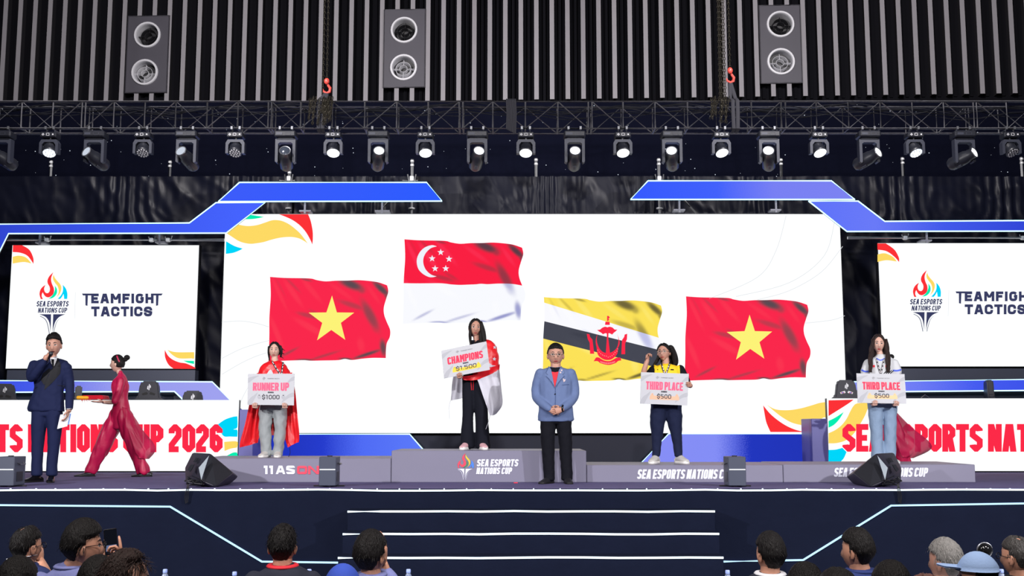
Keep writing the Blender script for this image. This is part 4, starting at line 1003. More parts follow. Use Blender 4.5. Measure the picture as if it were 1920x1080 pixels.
# ------------------------------------------------------------------ gaming chairs behind the desks
M_gc = mat('gaming_chair_black', rgb(40, 42, 52), .5); M_gcr = mat('gaming_chair_red', rgb(190, 30, 60), .5); M_logo = mat('chair_logo_white', rgb(220, 222, 228), .5)
def gchair(u, vt, yaw, label, D=17.95 - .1, eyes=False, wpx=46):
    D = 17.565 if abs(yaw) > 45 else 17.63; p = at(u, vt, D); H_ = p.z - ZS
    t = thing('gaming_chair', label, 'gaming chair', (p.x, D, ZS), 'gaming chairs at the player desks', math.radians(yaw))
    z0 = .48
    prof = [(-.22, z0), (-.265, z0 + .18), (-.27, H_ - .34), (-.235, H_ - .30), (-.17, H_ - .25), (-.145, H_ - .06), (-.11, H_ - .005), (.11, H_ - .005), (.145, H_ - .06), (.17, H_ - .25), (.235, H_ - .30), (.27, H_ - .34), (.265, z0 + .18), (.22, z0)]
    m = MB(); m.prism([(x, -.05, z) for x, z in prof], (0, .10, 0))
    bm = bmesh.new(); vs = [bm.verts.new(v) for v in m.v]; [bm.faces.new([vs[i] for i in f]) for f in m.f]
    bmesh.ops.recalc_face_normals(bm, faces=bm.faces); bmesh.ops.bevel(bm, geom=[e for e in bm.edges], offset=.02, segments=2, affect='EDGES'); bm.verts.index_update()
    m = MB(); m.add([v.co.copy() for v in bm.verts], [[q.index for q in f.verts] for f in bm.faces]); bm.free()
    br_ = m.build('backrest', M_gc, t, local=True)
    m = MB()
    for pts in ([(-.10, H_ - .20), (-.03, H_ - .175), (-.015, H_ - .195), (-.02, H_ - .21), (-.09, H_ - .225)], [(.10, H_ - .20), (.03, H_ - .175), (.015, H_ - .195), (.02, H_ - .21), (.09, H_ - .225)]): m.prism([(x, -.056, z) for x, z in pts], (0, .005, 0))
    m.build('belt_slot', mat('belt_slot_dark', rgb(12, 12, 16), .6) if not eyes else M_logo, br_, local=True, smooth=False)
    m = MB(); lg = [[(-.025, H_ - .13), (-.005, H_ - .14), (-.005, H_ - .075), (-.02, H_ - .09)], [(.0, H_ - .15), (.012, H_ - .145), (.014, H_ - .06), (.002, H_ - .05)], [(.016, H_ - .12), (.034, H_ - .105), (.03, H_ - .075), (.016, H_ - .07)]]
    for pts in lg: m.prism([(x, -.054, z) for x, z in pts], (0, .003, 0))
    m.build('logo', M_logo, br_, local=True, smooth=False)
    if eyes:
        for sx in (-1, 1):
            m = MB(); m.ell((sx * .062, -.056, H_ - .205), (.028, .004, .010), 10, 6, mi=0); m.ell((sx * .062, -.062, H_ - .205), (.011, .003, .009), 8, 6, mi=1)
            m.build('painted_patch', [M_gcr, mat('chair_blue_patch', rgb(40, 110, 220), .5)], br_, local=True)
    for sx in (-1, 1):
        m = MB(); m.tube([(sx * .24, -.06, z0 + .1), (sx * .27, -.08, z0 + .35), (sx * .25, -.07, H_ - .36)], [(.035, .05), (.04, .06), (.02, .03)], 8); m.build('side_bolster', M_gcr if eyes else M_gc, t, local=True)
        m = MB(); m.tube([(sx * .27, -.2, .45), (sx * .28, -.2, .68)], .02, 8); m.box((sx * .28, -.22, .69), (.07, .24, .03), bev=.01); m.build('armrest', M_gc, t, local=True)
    MB().box((0, -.21, .47), (.50, .42, .1), bev=.03).build('seat', M_gc, t, local=True, smooth=False)
    m = MB().tube([(0, -.18, .08), (0, -.18, .44)], .03, 10); m.build('gas_lift', M_black, t, local=True)
    for k in range(5):
        a = k * 2 * PI / 5; MB().tube([(0, -.18, .09), (.25 * math.cos(a), -.18 + .25 * math.sin(a), .05)], [.028, .016], 8).build('base_leg', M_black, t, local=True)
        MB().lathe([(.028, -.02), (.028, .02)], 10, Matrix.Translation((.25 * math.cos(a), -.18 + .25 * math.sin(a), .028)) @ Matrix.Rotation(PI / 2, 4, 'X')).build('caster', M_black, t, local=True)
gchair(281, 714, 4, 'black gaming chair with white logo behind the walking woman in red')
gchair(1585, 712, -4, 'black gaming chair with coloured eye-like patches and red bolsters', eyes=True)
gchair(1853, 712, 78, 'black gaming chair turned sideways behind the far desk')
gchair(148, 723, -70, 'black gaming chair turned sideways behind the folded flag')
gchair(1938, 717, 78, 'black gaming chair at the cut-off end of the far desk')
gchair(10, 719, 18, 'black gaming chair half hidden beside the suited host')
gchair(362, 732, 10, 'black gaming chair low behind the desk lettering 2026')
m = MB(); p = at(1733, 745, 17.19); zt0 = ZD2 - .23
m.tube([(p.x - .07, 17.155, zt0 + .12), (p.x - .06, 17.155, zt0 + .24), (p.x, 17.155, zt0 + .285), (p.x + .07, 17.155, zt0 + .23), (p.x + .085, 17.155, zt0 + .12)], .012, 8)
for sx in (-.07, .085): m.ell((p.x + sx, 17.155, zt0 + .09), (.025, .04, .05), 10, 8)
m.box((p.x, 17.155, zt0 + .03), (.2, .08, .06), bev=.01)
o = m.build('headset', mat('headset_dark', rgb(60, 60, 70), .3)); setp(o, 'dark headset standing on the far player desk', 'headset')
# ================================================================== people: toolkit
def fuse(mb, voxel=.012, smooth=3, disp=None):
    """melt overlapping limbs into one continuous surface"""
    me = mb.mesh('tmp', [], False); ob = bpy.data.objects.new('tmp', me); COL.objects.link(ob)
    r = ob.modifiers.new('r', 'REMESH'); r.mode = 'VOXEL'; r.voxel_size = voxel
    if smooth: s_ = ob.modifiers.new('s', 'SMOOTH'); s_.iterations = smooth; s_.factor = .5
    dg = bpy.context.evaluated_depsgraph_get(); ev = ob.evaluated_get(dg); m2 = ev.to_mesh()
    out = MB(); vs = [v.co.copy() for v in m2.vertices]
    if disp:
        ns = [v.normal.copy() for v in m2.vertices]; vs = [p + n * disp(p) for p, n in zip(vs, ns)]
    out.add(vs, [list(f.vertices) for f in m2.polygons])
    ev.to_mesh_clear(); bpy.data.objects.remove(ob); bpy.data.meshes.remove(me)
    return out
def wrinkle(a=.006, fx=9, fz=14, seed=0):
    return lambda p: a * (noise.noise(Vector((p.x * fx + seed, p.y * fx, p.z * fz + p.x * 6))) + .6 * noise.noise(Vector((p.x * fx * 2.3, p.y * fx * 2, p.z * fz * 1.6 + seed - p.x * 9))))
def vfold(a=.008, f=26, seed=0):
    return lambda p: a * (noise.noise(Vector((p.x * f + seed, p.y * f, p.z * 2.2))) + .5 * noise.noise(Vector((p.x * 9, p.y * 9, p.z * 8 + seed))))
class Fig:
    def __init__(s, name, label, u, vf, D, zf, group=None, cat='person'):
        s.D = D; s.dv = vz(zf, D) - vf; p = at(u, vz(zf, D), D); s.loc = Vector((p.x, D, zf)); s.k = 1 / ppm(D, zf + .8)
        s.du = 0; s.t = thing(name, label, cat, s.loc, group); s.cam = Vector((0, 0, CZ)) - s.loc
    def J(s, u, v, d=0): return at(u + s.du, v + s.dv, s.D + d) - s.loc
    def limb(s, mb, pts, k=1.0, vert=True, n=14, sub=4, ends=True, mi=0):
        """pts: (u, v, d, half width px, half depth px)"""
        P = [s.J(*p[:3]) for p in pts]; R = [(p[3], p[4] if len(p) > 4 else p[3]) for p in pts]
        Q = crom([(*p, r[0], r[1]) for p, r in zip(P, R)], sub, False)
        c = [Vector(q[:3]) for q in Q]; rr = [(max(q[3], .2) * s.k * k, max(q[4], .2) * s.k * k) for q in Q]
        mb.tube(c, rr, n, mi, ref=(1, 0, 0) if vert else None)
        if ends:
            for i in (0, -1): mb.ell(c[i], (rr[i][0] * .98, rr[i][1] * .98, min(rr[i]) * (.3 if vert and n == 14 else .9)), 12, 8, mi=mi)
    def build(s, mb, name, m, parent=None, smooth=True, angle=0, label=None):
        o = mb.build(name, m, parent or s.t, smooth=smooth, angle=angle, local=True)
        if label: o['label'] = label
        return o
    def decal(s, bvh, poly, off=.004, step=2.2, mi=0, out=None):
        out = out or MB(); xs = [p[0] for p in poly]; ys = [p[1] for p in poly]
        V = []; n = len(poly)
        pts = []
        for i in range(n):
            a, b = Vector(poly[i]), Vector(poly[(i + 1) % n]); q = max(1, int((b - a).length / step))
            pts += [a + (b - a) * j / q for j in range(q)]
        nb = len(pts); inn = []
        def inside(x, y):
            r = False
            for i in range(nb):
                a, b = pts[i], pts[(i + 1) % nb]
                if (a.y > y) != (b.y > y) and x < (b.x - a.x) * (y - a.y) / (b.y - a.y) + a.x: r = not r
            return r
        y = min(ys) + step * .5
        while y < max(ys):
            x = min(xs) + step * .5
            while x < max(xs):
                if inside(x, y): inn.append(Vector((x, y)))
                x += step
            y += step
        r = delaunay_2d_cdt(pts + inn, [], [list(range(nb))], 1, 1e-5)
        hits = []; ok = []
        for p in r[0]:
            tgt = s.J(p.x, p.y); d = (tgt - s.cam).normalized(); h = bvh.ray_cast(s.cam, d)
            if h[0] is None: hits.append((None, d))
            else: hits.append((h[0], d)); ok.append((h[0] - s.cam).length)
        dep = sum(ok) / len(ok) if ok else s.cam.length
        vs = [(h if h is not None else s.cam + d * dep) - d * off for h, d in hits]
        out.add(vs, [list(f) for f in r[2]], mi); return out
    def line(s, bvh, pts, w_, off=.004, mi=0, out=None, smooth=True):
        c = crom(pts, 4, False) if smooth and len(pts) > 2 else [Vector(p) for p in pts]; L, R = [], []
        for i, p in enumerate(c):
            d = (c[min(i + 1, len(c) - 1)] - c[max(i - 1, 0)]).normalized(); n = Vector((-d.y, d.x)) * w_ / 2; L.append(p + n); R.append(p - n)
        return s.decal(bvh, [tuple(p) for p in L] + [tuple(p) for p in reversed(R)], off, 2.0, mi, out)
def bvh_of(*mbs):
    m = MB()
    for x in mbs: m.join(x)
    return BVHTree.FromPolygons([tuple(v) for v in m.v], m.f)
# ---- head: face looks to -Y, chin at -.115, crown at +.115
def headp(d, fem=0):
    x, y, z = d.x * .075, d.y * .095, d.z * .115
    if z < 0:
        t = -d.z; x *= 1 - (.25 + .08 * fem) * t ** 1.7
        if y > 0: y *= 1 - .42 * t
        else: y *= 1 - .04 * t
    if d.y < 0:
        y *= .94
        X, Z = x, z
        y -= .020 * math.exp(-(X / .012) ** 2) * math.exp(-((Z + .034) / .022) ** 2) + .010 * math.exp(-(X / .010) ** 2) * math.exp(-((Z + .008) / .028) ** 2)
        y += .009 * math.exp(-((abs(X) - .031) / .017) ** 2 - ((Z - .008) / .013) ** 2)
        y -= .006 * math.exp(-(X / .02) ** 2 - ((Z + .066) / .011) ** 2) + .005 * math.exp(-(X / .02) ** 2 - ((Z + .1) / .014) ** 2)
    return Vector((x, y, z))
M_eye_and_shade = mat('eye_and_shade_dark', rgb(26, 20, 20), .25); M_eyew = mat('eye_white', rgb(215, 205, 200), .3); M_brow = mat('brow_dark', rgb(38, 28, 26), .7)
M_lip = mat('lips', rgb(178, 82, 80), .45); M_lipr = mat('lips_red', rgb(190, 38, 52), .4)
SK = {'fair': mat('skin_fair', rgb(208, 166, 150), .5, var=.06, vscale=20), 'warm': mat('skin_warm', rgb(186, 138, 120), .5, var=.06, vscale=20), 'tan': mat('skin_tan', rgb(196, 142, 118), .5, var=.08, vscale=20)}
M_hair = mat('hair_black', rgb(17, 14, 15), .55, spec=.25, bump=.6, bscale=160, var=.4, vscale=60, stretch=(1, 1, .12))
M_hairb = mat('hair_brown', rgb(44, 30, 28), .55, spec=.25, bump=.6, bscale=160, var=.4, vscale=60, stretch=(1, 1, .12))
M_gold = mat('glasses_frame', rgb(150, 140, 130), .3, .6); M_glassd = mat('glasses_dark', rgb(20, 20, 24), .3)
def face_into(mb, M, fem=0, lipmat=4, brow=1.0, nu=40, nv=30, features=True, ears=True, open_mouth=False):
    """mats: 0 skin 1 eye dark and nostril shade 2 eye white 3 brow 4 lips"""
    h = MB(); h.ell((0, 0, 0), (1, 1, 1), nu, nv, lambda d: headp(d, fem))
    if ears:
        for sx in (-1, 1):
            h.ell((sx * .076, .012, -.012), (.010, .020, .032), 12, 8); h.ell((sx * .081, .006, -.012), (.007, .012, .02), 8, 6)
    out = MB(); out.join(h)
    if features:
        bv = BVHTree.FromPolygons([tuple(v) for v in h.v], h.f)
        def dec(poly, mi, off=.0016):
            c = Vector((sum(p[0] for p in poly) / len(poly), sum(p[1] for p in poly) / len(poly)))
            vs = []
            for p in [tuple(c)] + poly:
                r = bv.ray_cast(Vector((p[0], -.3, p[1])), Vector((0, 1, 0))); vs.append((r[0] if r[0] else Vector((p[0], -.08, p[1]))) + Vector((0, -off, 0)))
            n = len(poly); out.add(vs, [(0, i + 1, (i + 1) % n + 1) for i in range(n)], mi)
        def el(cx, cz_, rx, rz, rot=0): return [(cx + rx * math.cos(a) * math.cos(rot) - rz * math.sin(a) * math.sin(rot), cz_ + rx * math.cos(a) * math.sin(rot) + rz * math.sin(a) * math.cos(rot)) for a in [k * PI / 7 for k in range(14)]]
        for sx in (-1, 1):
            dec(el(sx * .031, .004, .0145, .0058, sx * .08), 2, .0014); dec(el(sx * .031, .004, .0062, .0060), 1, .0024)
            dec([(sx * .014, .005), (sx * .024, .0115), (sx * .036, .0115), (sx * .049, .0055), (sx * .049, .0085), (sx * .036, .0150), (sx * .024, .0145)], 1, .0024)
            zb2 = .027; dec([(sx * .013, zb2 - .002), (sx * .030, zb2 + .005), (sx * .052, zb2 - .001), (sx * .052, zb2 + .0015), (sx * .030, zb2 + .0085 * brow + .002), (sx * .013, zb2 + .004)], 3, .0022)
            dec(el(sx * .006, -.0455, .003, .002), 1, .0016)  # nostrils: shade painted as dark dots in the eye colour
        if open_mouth: dec(el(0, -.068, .017, .009), 1, .0026)
        dec([(-.023, -.066), (-.010, -.0605), (0, -.0620), (.010, -.0605), (.023, -.066), (.010, -.0672), (-.010, -.0672)], lipmat, .0024)
        dec([(-.023, -.0668), (-.010, -.0682), (.010, -.0682), (.023, -.0668), (.012, -.0755), (0, -.0775), (-.012, -.0755)], lipmat, .0024)
        dec([(-.023, -.0665), (0, -.0685), (.023, -.0665), (0, -.0672)], 1, .0032)
    out.xf(M); mb.join(out)
def sst(a, b, x): t = max(0, min(1, (x - a) / (b - a))); return t * t * (3 - 2 * t)
def hair_shell(M, t=.016, zf=.60, drop=.45, side=-.12, yb=-.12, low=-.55, lown=-.25, top=.0, part=None, seed=0, fem=0, nu=56, nv=40, rough=.004, bald=0, back=.0, taper=False):
    """cap of hair over the skull; a direction without hair dips under the skin"""
    def fn(d):
        zl = zf - drop * (d.x ** 2)
        front = sst(-.06, .07, d.z - zl)
        sidem = sst(-.05, .10, d.y - yb - .25 * max(0, -d.z))
        cov = max(front, sidem)
        lo = (lown + (low - lown) * (sst(.28, .6, d.y) if taper else sst(.05, .35, d.y)))
        cov *= sst(-.05, .10, d.z - lo)
        h = t + top * max(0, d.z) ** 2 + back * max(0, d.y)
        if taper: h *= .2 + .8 * sst(low, low + .75, d.z)
        if part is not None: h -= .010 * math.exp(-((d.x - part) / .07) ** 2) * (d.z > .2) * (d.y < .35)
        if bald: cov *= 1 - bald * math.exp(-((d.x - .1) / .25) ** 2 - ((d.y - .25) / .3) ** 2) * (d.z > .5)
        az = math.atan2(d.x, d.y)
        h += rough * noise.noise(Vector((az * 7 + seed, d.z * 1.5, seed))) + rough * .7 * noise.noise(Vector((d.x * 12, d.y * 12, d.z * 9 + seed)))
        p = headp(Vector((d.x, max(d.y, -.98), d.z)), fem)
        if d.z < 0 and d.y > 0: p.y = d.y * .095 * (1 - (.36 if taper else .18) * -d.z); p.x = d.x * .075 * (1 - (.24 if taper else .12) * -d.z)
        n = Vector((d.x / .075, d.y / .095, d.z / .115)).normalized()
        return p + n * (h * cov - .016 * (1 - cov))
    m = MB(); m.ell((0, 0, 0), (1, 1, 1), nu, nv, fn); m.xf(M); return m
def tufts(M, n, L, seed, zmin=.0, m=None, up=.25, fem=0, t=.012):
    m = m or MB(); r = random.Random(seed); s0 = len(m.v)
    for i in range(n):
        while True:
            d = Vector((r.gauss(0, 1), r.gauss(0, 1), r.gauss(0, 1))).normalized()
            if d.z > zmin and not (d.y < -.1 and d.z < .5): break
        p = headp(d, fem); nn = Vector((d.x / .075, d.y / .095, d.z / .115)).normalized(); p = p + nn * t
        fl = (Vector((r.uniform(-.4, .4), .25 + r.uniform(-.3, .4), -.7)) - nn * nn.dot(Vector((0, .25, -.7)))).normalized()
        l = L * r.uniform(.5, 1.2); s_ = nn.cross(fl).normalized() * .0022
        q = p + fl * l * .6 + nn * l * up * .8; e = p + fl * l + nn * l * up * r.uniform(.1, 1)
        m.add([p - s_, p + s_, q + s_ * .7, q - s_ * .7, e], [(0, 1, 2, 3), (3, 2, 4)])
    m.xf(M, s0); return m
def head_matrix(fig, u, vt, vc, yaw=0, pitch=0, roll=0, d=0, wide=1.0):
    c = fig.J(u, (vt + vc) / 2, d); sc_ = (vc - vt) * fig.k / .23
    return Matrix.Translation(c) @ Matrix.Rotation(math.radians(yaw), 4, 'Z') @ Matrix.Rotation(math.radians(pitch), 4, 'X') @ Matrix.Rotation(math.radians(roll), 4, 'Y') @ Matrix.Diagonal((sc_ * wide, sc_, sc_, 1))
def hand_into(mb, wrist, d, n, side=1, curl=.5, size=1.0, spread=.0, mi=0, point=None, tup=False):
    """palm, four jointed fingers and a thumb leaving the palm's side; d towards fingertips, n towards the palm's inside"""
    d = Vector(d).normalized(); n = Vector(n); n = (n - d * n.dot(d)).normalized(); s_ = d.cross(n).normalized() * side
    w0 = Vector(wrist); S = size
    mb.tube([w0 - d * .01 * S, w0 + d * .02 * S, w0 + d * .055 * S, w0 + d * .088 * S, w0 + d * .095 * S], [(.026 * S, .018 * S), (.032 * S, .018 * S), (.041 * S, .017 * S), (.040 * S, .014 * S), (.03 * S, .008 * S)], 12, mi, ref=s_)
    for i, (o, L) in enumerate(((-1.5, .9), (-.5, 1.0), (.5, .94), (1.5, .76))):
        b = w0 + d * (.086 - .004 * abs(o)) * S + s_ * o * .0195 * S; a = 0; P = [b - d * .012 * S]; p = b; P.append(p); dd = d
        cv = curl if not (point is not None and i == point) else .02
        for l in (.044, .028, .021):
            a += cv * (1.0 if l > .04 else 1.15); dd = (d * math.cos(a) + n * math.sin(a) + s_ * o * spread).normalized(); p = p + dd * l * L * S; P.append(p)
        mb.tube(P, [.0095 * S, .0096 * S, .009 * S, .0082 * S, .0062 * S], 8, mi); mb.ell(P[-1], (.0062 * S,) * 3, 8, 6, mi=mi)
    b = w0 + d * .028 * S - s_ * .03 * S; t1 = (d * .62 - s_ * .62 + n * .45).normalized(); t2 = (d * .85 - s_ * .15 + n * (.3 + curl * .5)).normalized()
    if tup: b = w0 + d * .015 * S - s_ * .02 * S; t1 = (n * .85 - s_ * .45).normalized(); t2 = n.copy()
    P = [b - t1 * .012 * S, b + t1 * .015 * S, b + t1 * .042 * S, b + t1 * .042 * S + t2 * .03 * S]
    mb.tube(P, [.015 * S, .013 * S, .0105 * S, .0075 * S], 8, mi); mb.ell(P[-1], (.0075 * S,) * 3, 8, 6, mi=mi)
def sheet(fig, rows, nu=24, nv=24, noise_a=.012, nf=(8, 3), seed=0, thick=.006):
    """cloth through a net of (u, v, d) picture points"""
    R = [crom([(*fig.J(*p),) for p in r], max(2, nu // (len(r) - 1)), False) for r in rows]
    n = min(len(r) for r in R); cols = [crom([tuple(r[i]) for r in R], max(2, nv // (len(rows) - 1)), False) for i in range(n)]
    g = []
    for j in range(len(cols[0])):
        row = []
        for i in range(n):
            p = cols[i][j]; f = noise_a * (noise.noise(Vector((i / n * nf[0] + seed, j / len(cols[0]) * nf[1], seed))) + .5 * noise.noise(Vector((i / n * nf[0] * 2.6, j / len(cols[0]) * nf[1] * 1.5 + seed, 3))))
            row.append(p + Vector((0, f * 2, 0)) + Vector((f * .5, 0, 0)))
        g.append(row)
    m = MB(); m.grid(g); k = len(m.v)
    m.grid([[p + Vector((0, thick, 0)) for p in r] for r in g]); return m
def shoe(fig, mb, u, v, toe, d=0, L=.27, wd=.05, hgt=.075, sole=0, mi=0, smi=1):
    """shoe with its heel at (u,v); toe = direction in the floor plane"""
    p = fig.J(u, v, d); p.z = 0; f = Vector((toe[0], toe[1], 0)).normalized(); s_ = Vector((0, 0, 1)).cross(f)
    st = [(-.05, .034, .055), (0, .04, hgt), (.05, .042, hgt * 1.05), (.10, .045, hgt * .8), (.16, wd, hgt * .55), (.215, wd * .85, hgt * .42), (.245, wd * .45, hgt * .25)]
    k = L / .27; rings = []
    for x, hw, h in st:
        c = p + f * (x * k); n = 14; rg = []
        for a in range(n):
            t = 2 * PI * a / n; y = hw * math.cos(t); z = math.sin(t); z = (h * (.5 + .5 * z)) if z > -.3 else h * .32 * (1 + z) * .6
            rg.append(c + s_ * y + Vector((0, 0, max(z, 0.012) + sole)))
        rings.append(rg)
    vs = [q for r in rings for q in r]; n = 14; fs = [(i * n + a, i * n + (a + 1) % n, (i + 1) * n + (a + 1) % n, (i + 1) * n + a) for i in range(len(st) - 1) for a in range(n)]
    fs += [tuple(range(n)), tuple((len(st) - 1) * n + a for a in range(n))]
    mb.add(vs, fs, mi)
    out = [p + f * (x * k) + s_ * hw for x, hw, h in st] + [p + f * (x * k) - s_ * hw for x, hw, h in reversed(st)]
    mb.prism([q + Vector((0, 0, .001)) for q in out], (0, 0, .016 + sole), smi)
# ================================================================== people on the stage
BODYM = lambda sk, lip=M_lip: [SK[sk], M_eye_and_shade, M_eyew, M_brow, lip]
def slim(fig, specs, k=.66, neck=None):
    m = MB()
    for pts, vert in specs: fig.limb(m, pts, k, vert, 10, 3)
    if neck: fig.limb(m, neck, 1, True, 12, 3)
    o = fuse(m, .02, 2)
    for v in o.v: v.z = max(v.z, .03)
    return o
def cloth(fig, specs, voxel=.012, smooth=3, disp=None):
    m = MB()
    for pts, vert in specs: fig.limb(m, pts, 1, vert)
    o = fuse(m, voxel, smooth, disp)
    for v in o.v: v.z = max(v.z, .006)
    return o
def specs_glasses(M, y=-.098, r=.022, m=None, thick=.0022, z0=.003):
    m = m or MB(); s0 = len(m.v)
    for sx in (-1, 1):
        m.tube([(sx * .031 + r * math.cos(a), y, z0 + r * .8 * math.sin(a)) for a in [k * PI / 8 for k in range(16)]], thick, 5, closed=True)
        m.tube([(sx * .053, y, z0 + .006), (sx * .075, -.05, z0 + .006), (sx * .082, .01, z0)], thick, 5)
    m.tube([(-.01, y, z0 + .004), (0, y - .004, z0 + .008), (.01, y, z0 + .004)], thick, 5); m.xf(M, s0); return m
MS = lambda n, c, r=.75, **k: mat(n, rgb(*c), r, **k)
M_navy = MS('suit_navy_wool', (24, 32, 68), .8, spec=.2, bump=.1, bscale=200); M_satin = MS('satin_black', (15, 16, 24), .6, spec=.25); M_wshirt = MS('shirt_white', (225, 226, 232)); M_blackc = MS('cloth_black', (18, 19, 27), .85, spec=.15, bump=.15, bscale=60)
M_shoeb = MS('leather_black', (14, 13, 15), .25); M_soleb = MS('sole_black', (10, 10, 10), .6)

# ---------------------------------------------------------------- host in the navy suit
f = Fig('person', 'man in a navy suit with black lapels speaking into a microphone', 84, 903.5, 14.05, ZS, 'people on the stage')
torso = [(94, 671, 0, 11, 9), (94, 676, 0, 27, 13), (94, 684, 0, 35, 15), (93, 705, 0, 31, 17), (92, 730, 0, 28, 17), (88, 755, 0, 33, 18), (86, 769, 0, 36, 18)]
armL = [(64, 684, 0, 10), (58, 700, -.06, 9), (60, 708, -.14, 8.5), (72, 692, -.2, 8), (84, 676, -.22, 6.5)]
armR = [(125, 689, 0, 10), (130, 715, .02, 9), (131, 738, -.04, 8), (130, 764, -.10, 7.2)]
legL = [(76, 765, 0, 16, 15), (73, 795, 0, 14), (71, 828, 0, 11.5), (69.5, 862, 0, 10.3), (69, 890, 0, 10.5)]
legR = [(101, 765, 0, 16, 15), (102, 795, 0, 14), (101, 828, 0, 11.5), (98, 862, 0, 10), (97, 890, 0, 10.5)]
jk = cloth(f, [(torso, 1), (armL, 0), (armR, 0)], .011, 3, wrinkle(.005)); tz = cloth(f, [(legL, 1), (legR, 1), ([(88, 758, 0, 28, 14), (88, 778, 0, 27, 14)], 1)], .012, 3, wrinkle(.004, 7, 9, 3))
f.build(jk, 'suit_jacket', M_navy); f.build(tz, 'trousers', M_navy)
b = bvh_of(cloth(f, [(torso, 1)], .011, 3))
f.build(f.decal(b, [(109, 670), (114, 684), (113, 700), (100, 715), (83, 731), (85, 716), (92, 702), (98, 690), (104, 678)]), 'lapel', M_satin); f.build(f.decal(b, [(92, 690), (97, 693), (90, 704), (83, 722), (76, 712), (80, 700)], .005), 'lapel', M_satin)
f.build(f.decal(b, [(94, 671), (108, 667), (106, 676), (100.5, 688), (96, 681)], .008), 'shirt', M_wshirt); f.build(f.decal(b, [(95.5, 673), (101.5, 673), (101, 688), (98, 686), (97, 679)], .012), 'tie', M_satin)
m = MB(); f.line(b, [(108, 722), (121, 724)], 1.2, .004, 0, m, False); f.line(b, [(70, 725), (66, 728), (64, 731)], 1, .004, 0, m); f.build(m, 'pocket_seam', M_satin)
bd = slim(f, [(torso, 1), (armL[:-1], 0), (armR, 0), (legL, 1), (legR, 1)], .6, [(99, 660, 0, 7.5, 8), (97, 676, 0, 8.5, 9)])
Mh = head_matrix(f, 101, 628.5, 667, 10, 4, -4); face_into(bd, Mh, 0, 4, 1.2, open_mouth=True)
f.limb(bd, [(84, 676, -.22, 5), (87, 669, -.23, 5)], 1, False, 10)
hand_into(bd, f.J(85.5, 672, -.23), (.55, -.15, .8), (.6, .6, -.2), -1, 1.0, .85)
f.limb(bd, [(130, 762, -.10, 5.2), (129, 770, -.115, 4.6)], 1, False, 10); hand_into(bd, f.J(129, 768, -.115), (-.15, -.1, -1), (-.9, -.2, 0), 1, .35, .95)
f.build(bd, 'body', BODYM('warm'))
h = hair_shell(Mh, .015, .66, .25, yb=-.02, low=-.5, top=.022, part=-.25, seed=2, rough=.006, taper=True, lown=.0); tufts(Mh, 120, .03, 4, .6, h, .3, t=.02); f.build(h, 'hair', M_hair)
m = MB(); shoe(f, m, 72, 900, (-.5, -1), .02, .29, .048, .085); f.build(m, 'shoe', [M_shoeb, M_soleb]); m = MB(); shoe(f, m, 96, 900, (.35, -1), .02, .29, .048, .085); f.build(m, 'shoe', [M_shoeb, M_soleb])
m = MB(); c = f.J(129.5, 766.5, -.11); m.tube([c + Vector((.036 * math.cos(a), .036 * math.sin(a), .004 * math.cos(a))) for a in [k * PI / 8 for k in range(16)]], .008, 6, closed=True); f.build(m, 'watch', mat('watch_steel', rgb(190, 190, 195), .3, .7))
mic = thing('microphone', 'black handheld microphone held by the man in the navy suit', 'microphone', f.J(90, 673, -.27) + f.loc)
a_, b_ = f.J(88.5, 678, -.275) + f.loc, f.J(95.5, 662.5, -.25) + f.loc; dd = (b_ - a_).normalized()
MB().tube([a_, a_ + (b_ - a_) * .8], [.013, .019], 12).build('handle', M_shoeb, mic); MB().ell(b_, (.026, .026, .027), 14, 10).build('grille', MS('mic_mesh', (60, 62, 68), .4, metal=.5), mic)
cd = thing('cue_card', 'white cue cards held at the side by the man in the navy suit', 'card', f.J(119, 800, -.12) + f.loc)
for i, c4 in enumerate(([(113, 777), (131, 775), (126, 799), (107, 804)], [(120, 776), (133, 775), (129, 796), (118, 799)])):
    MB().prism([f.J(u, v, -.122 + .010 * i) + f.loc for u, v in c4], (0, .006, 0)).build('card', [M_wshirt, MS('card_blue', (120, 160, 235))][i], cd, smooth=False, fixn=True)

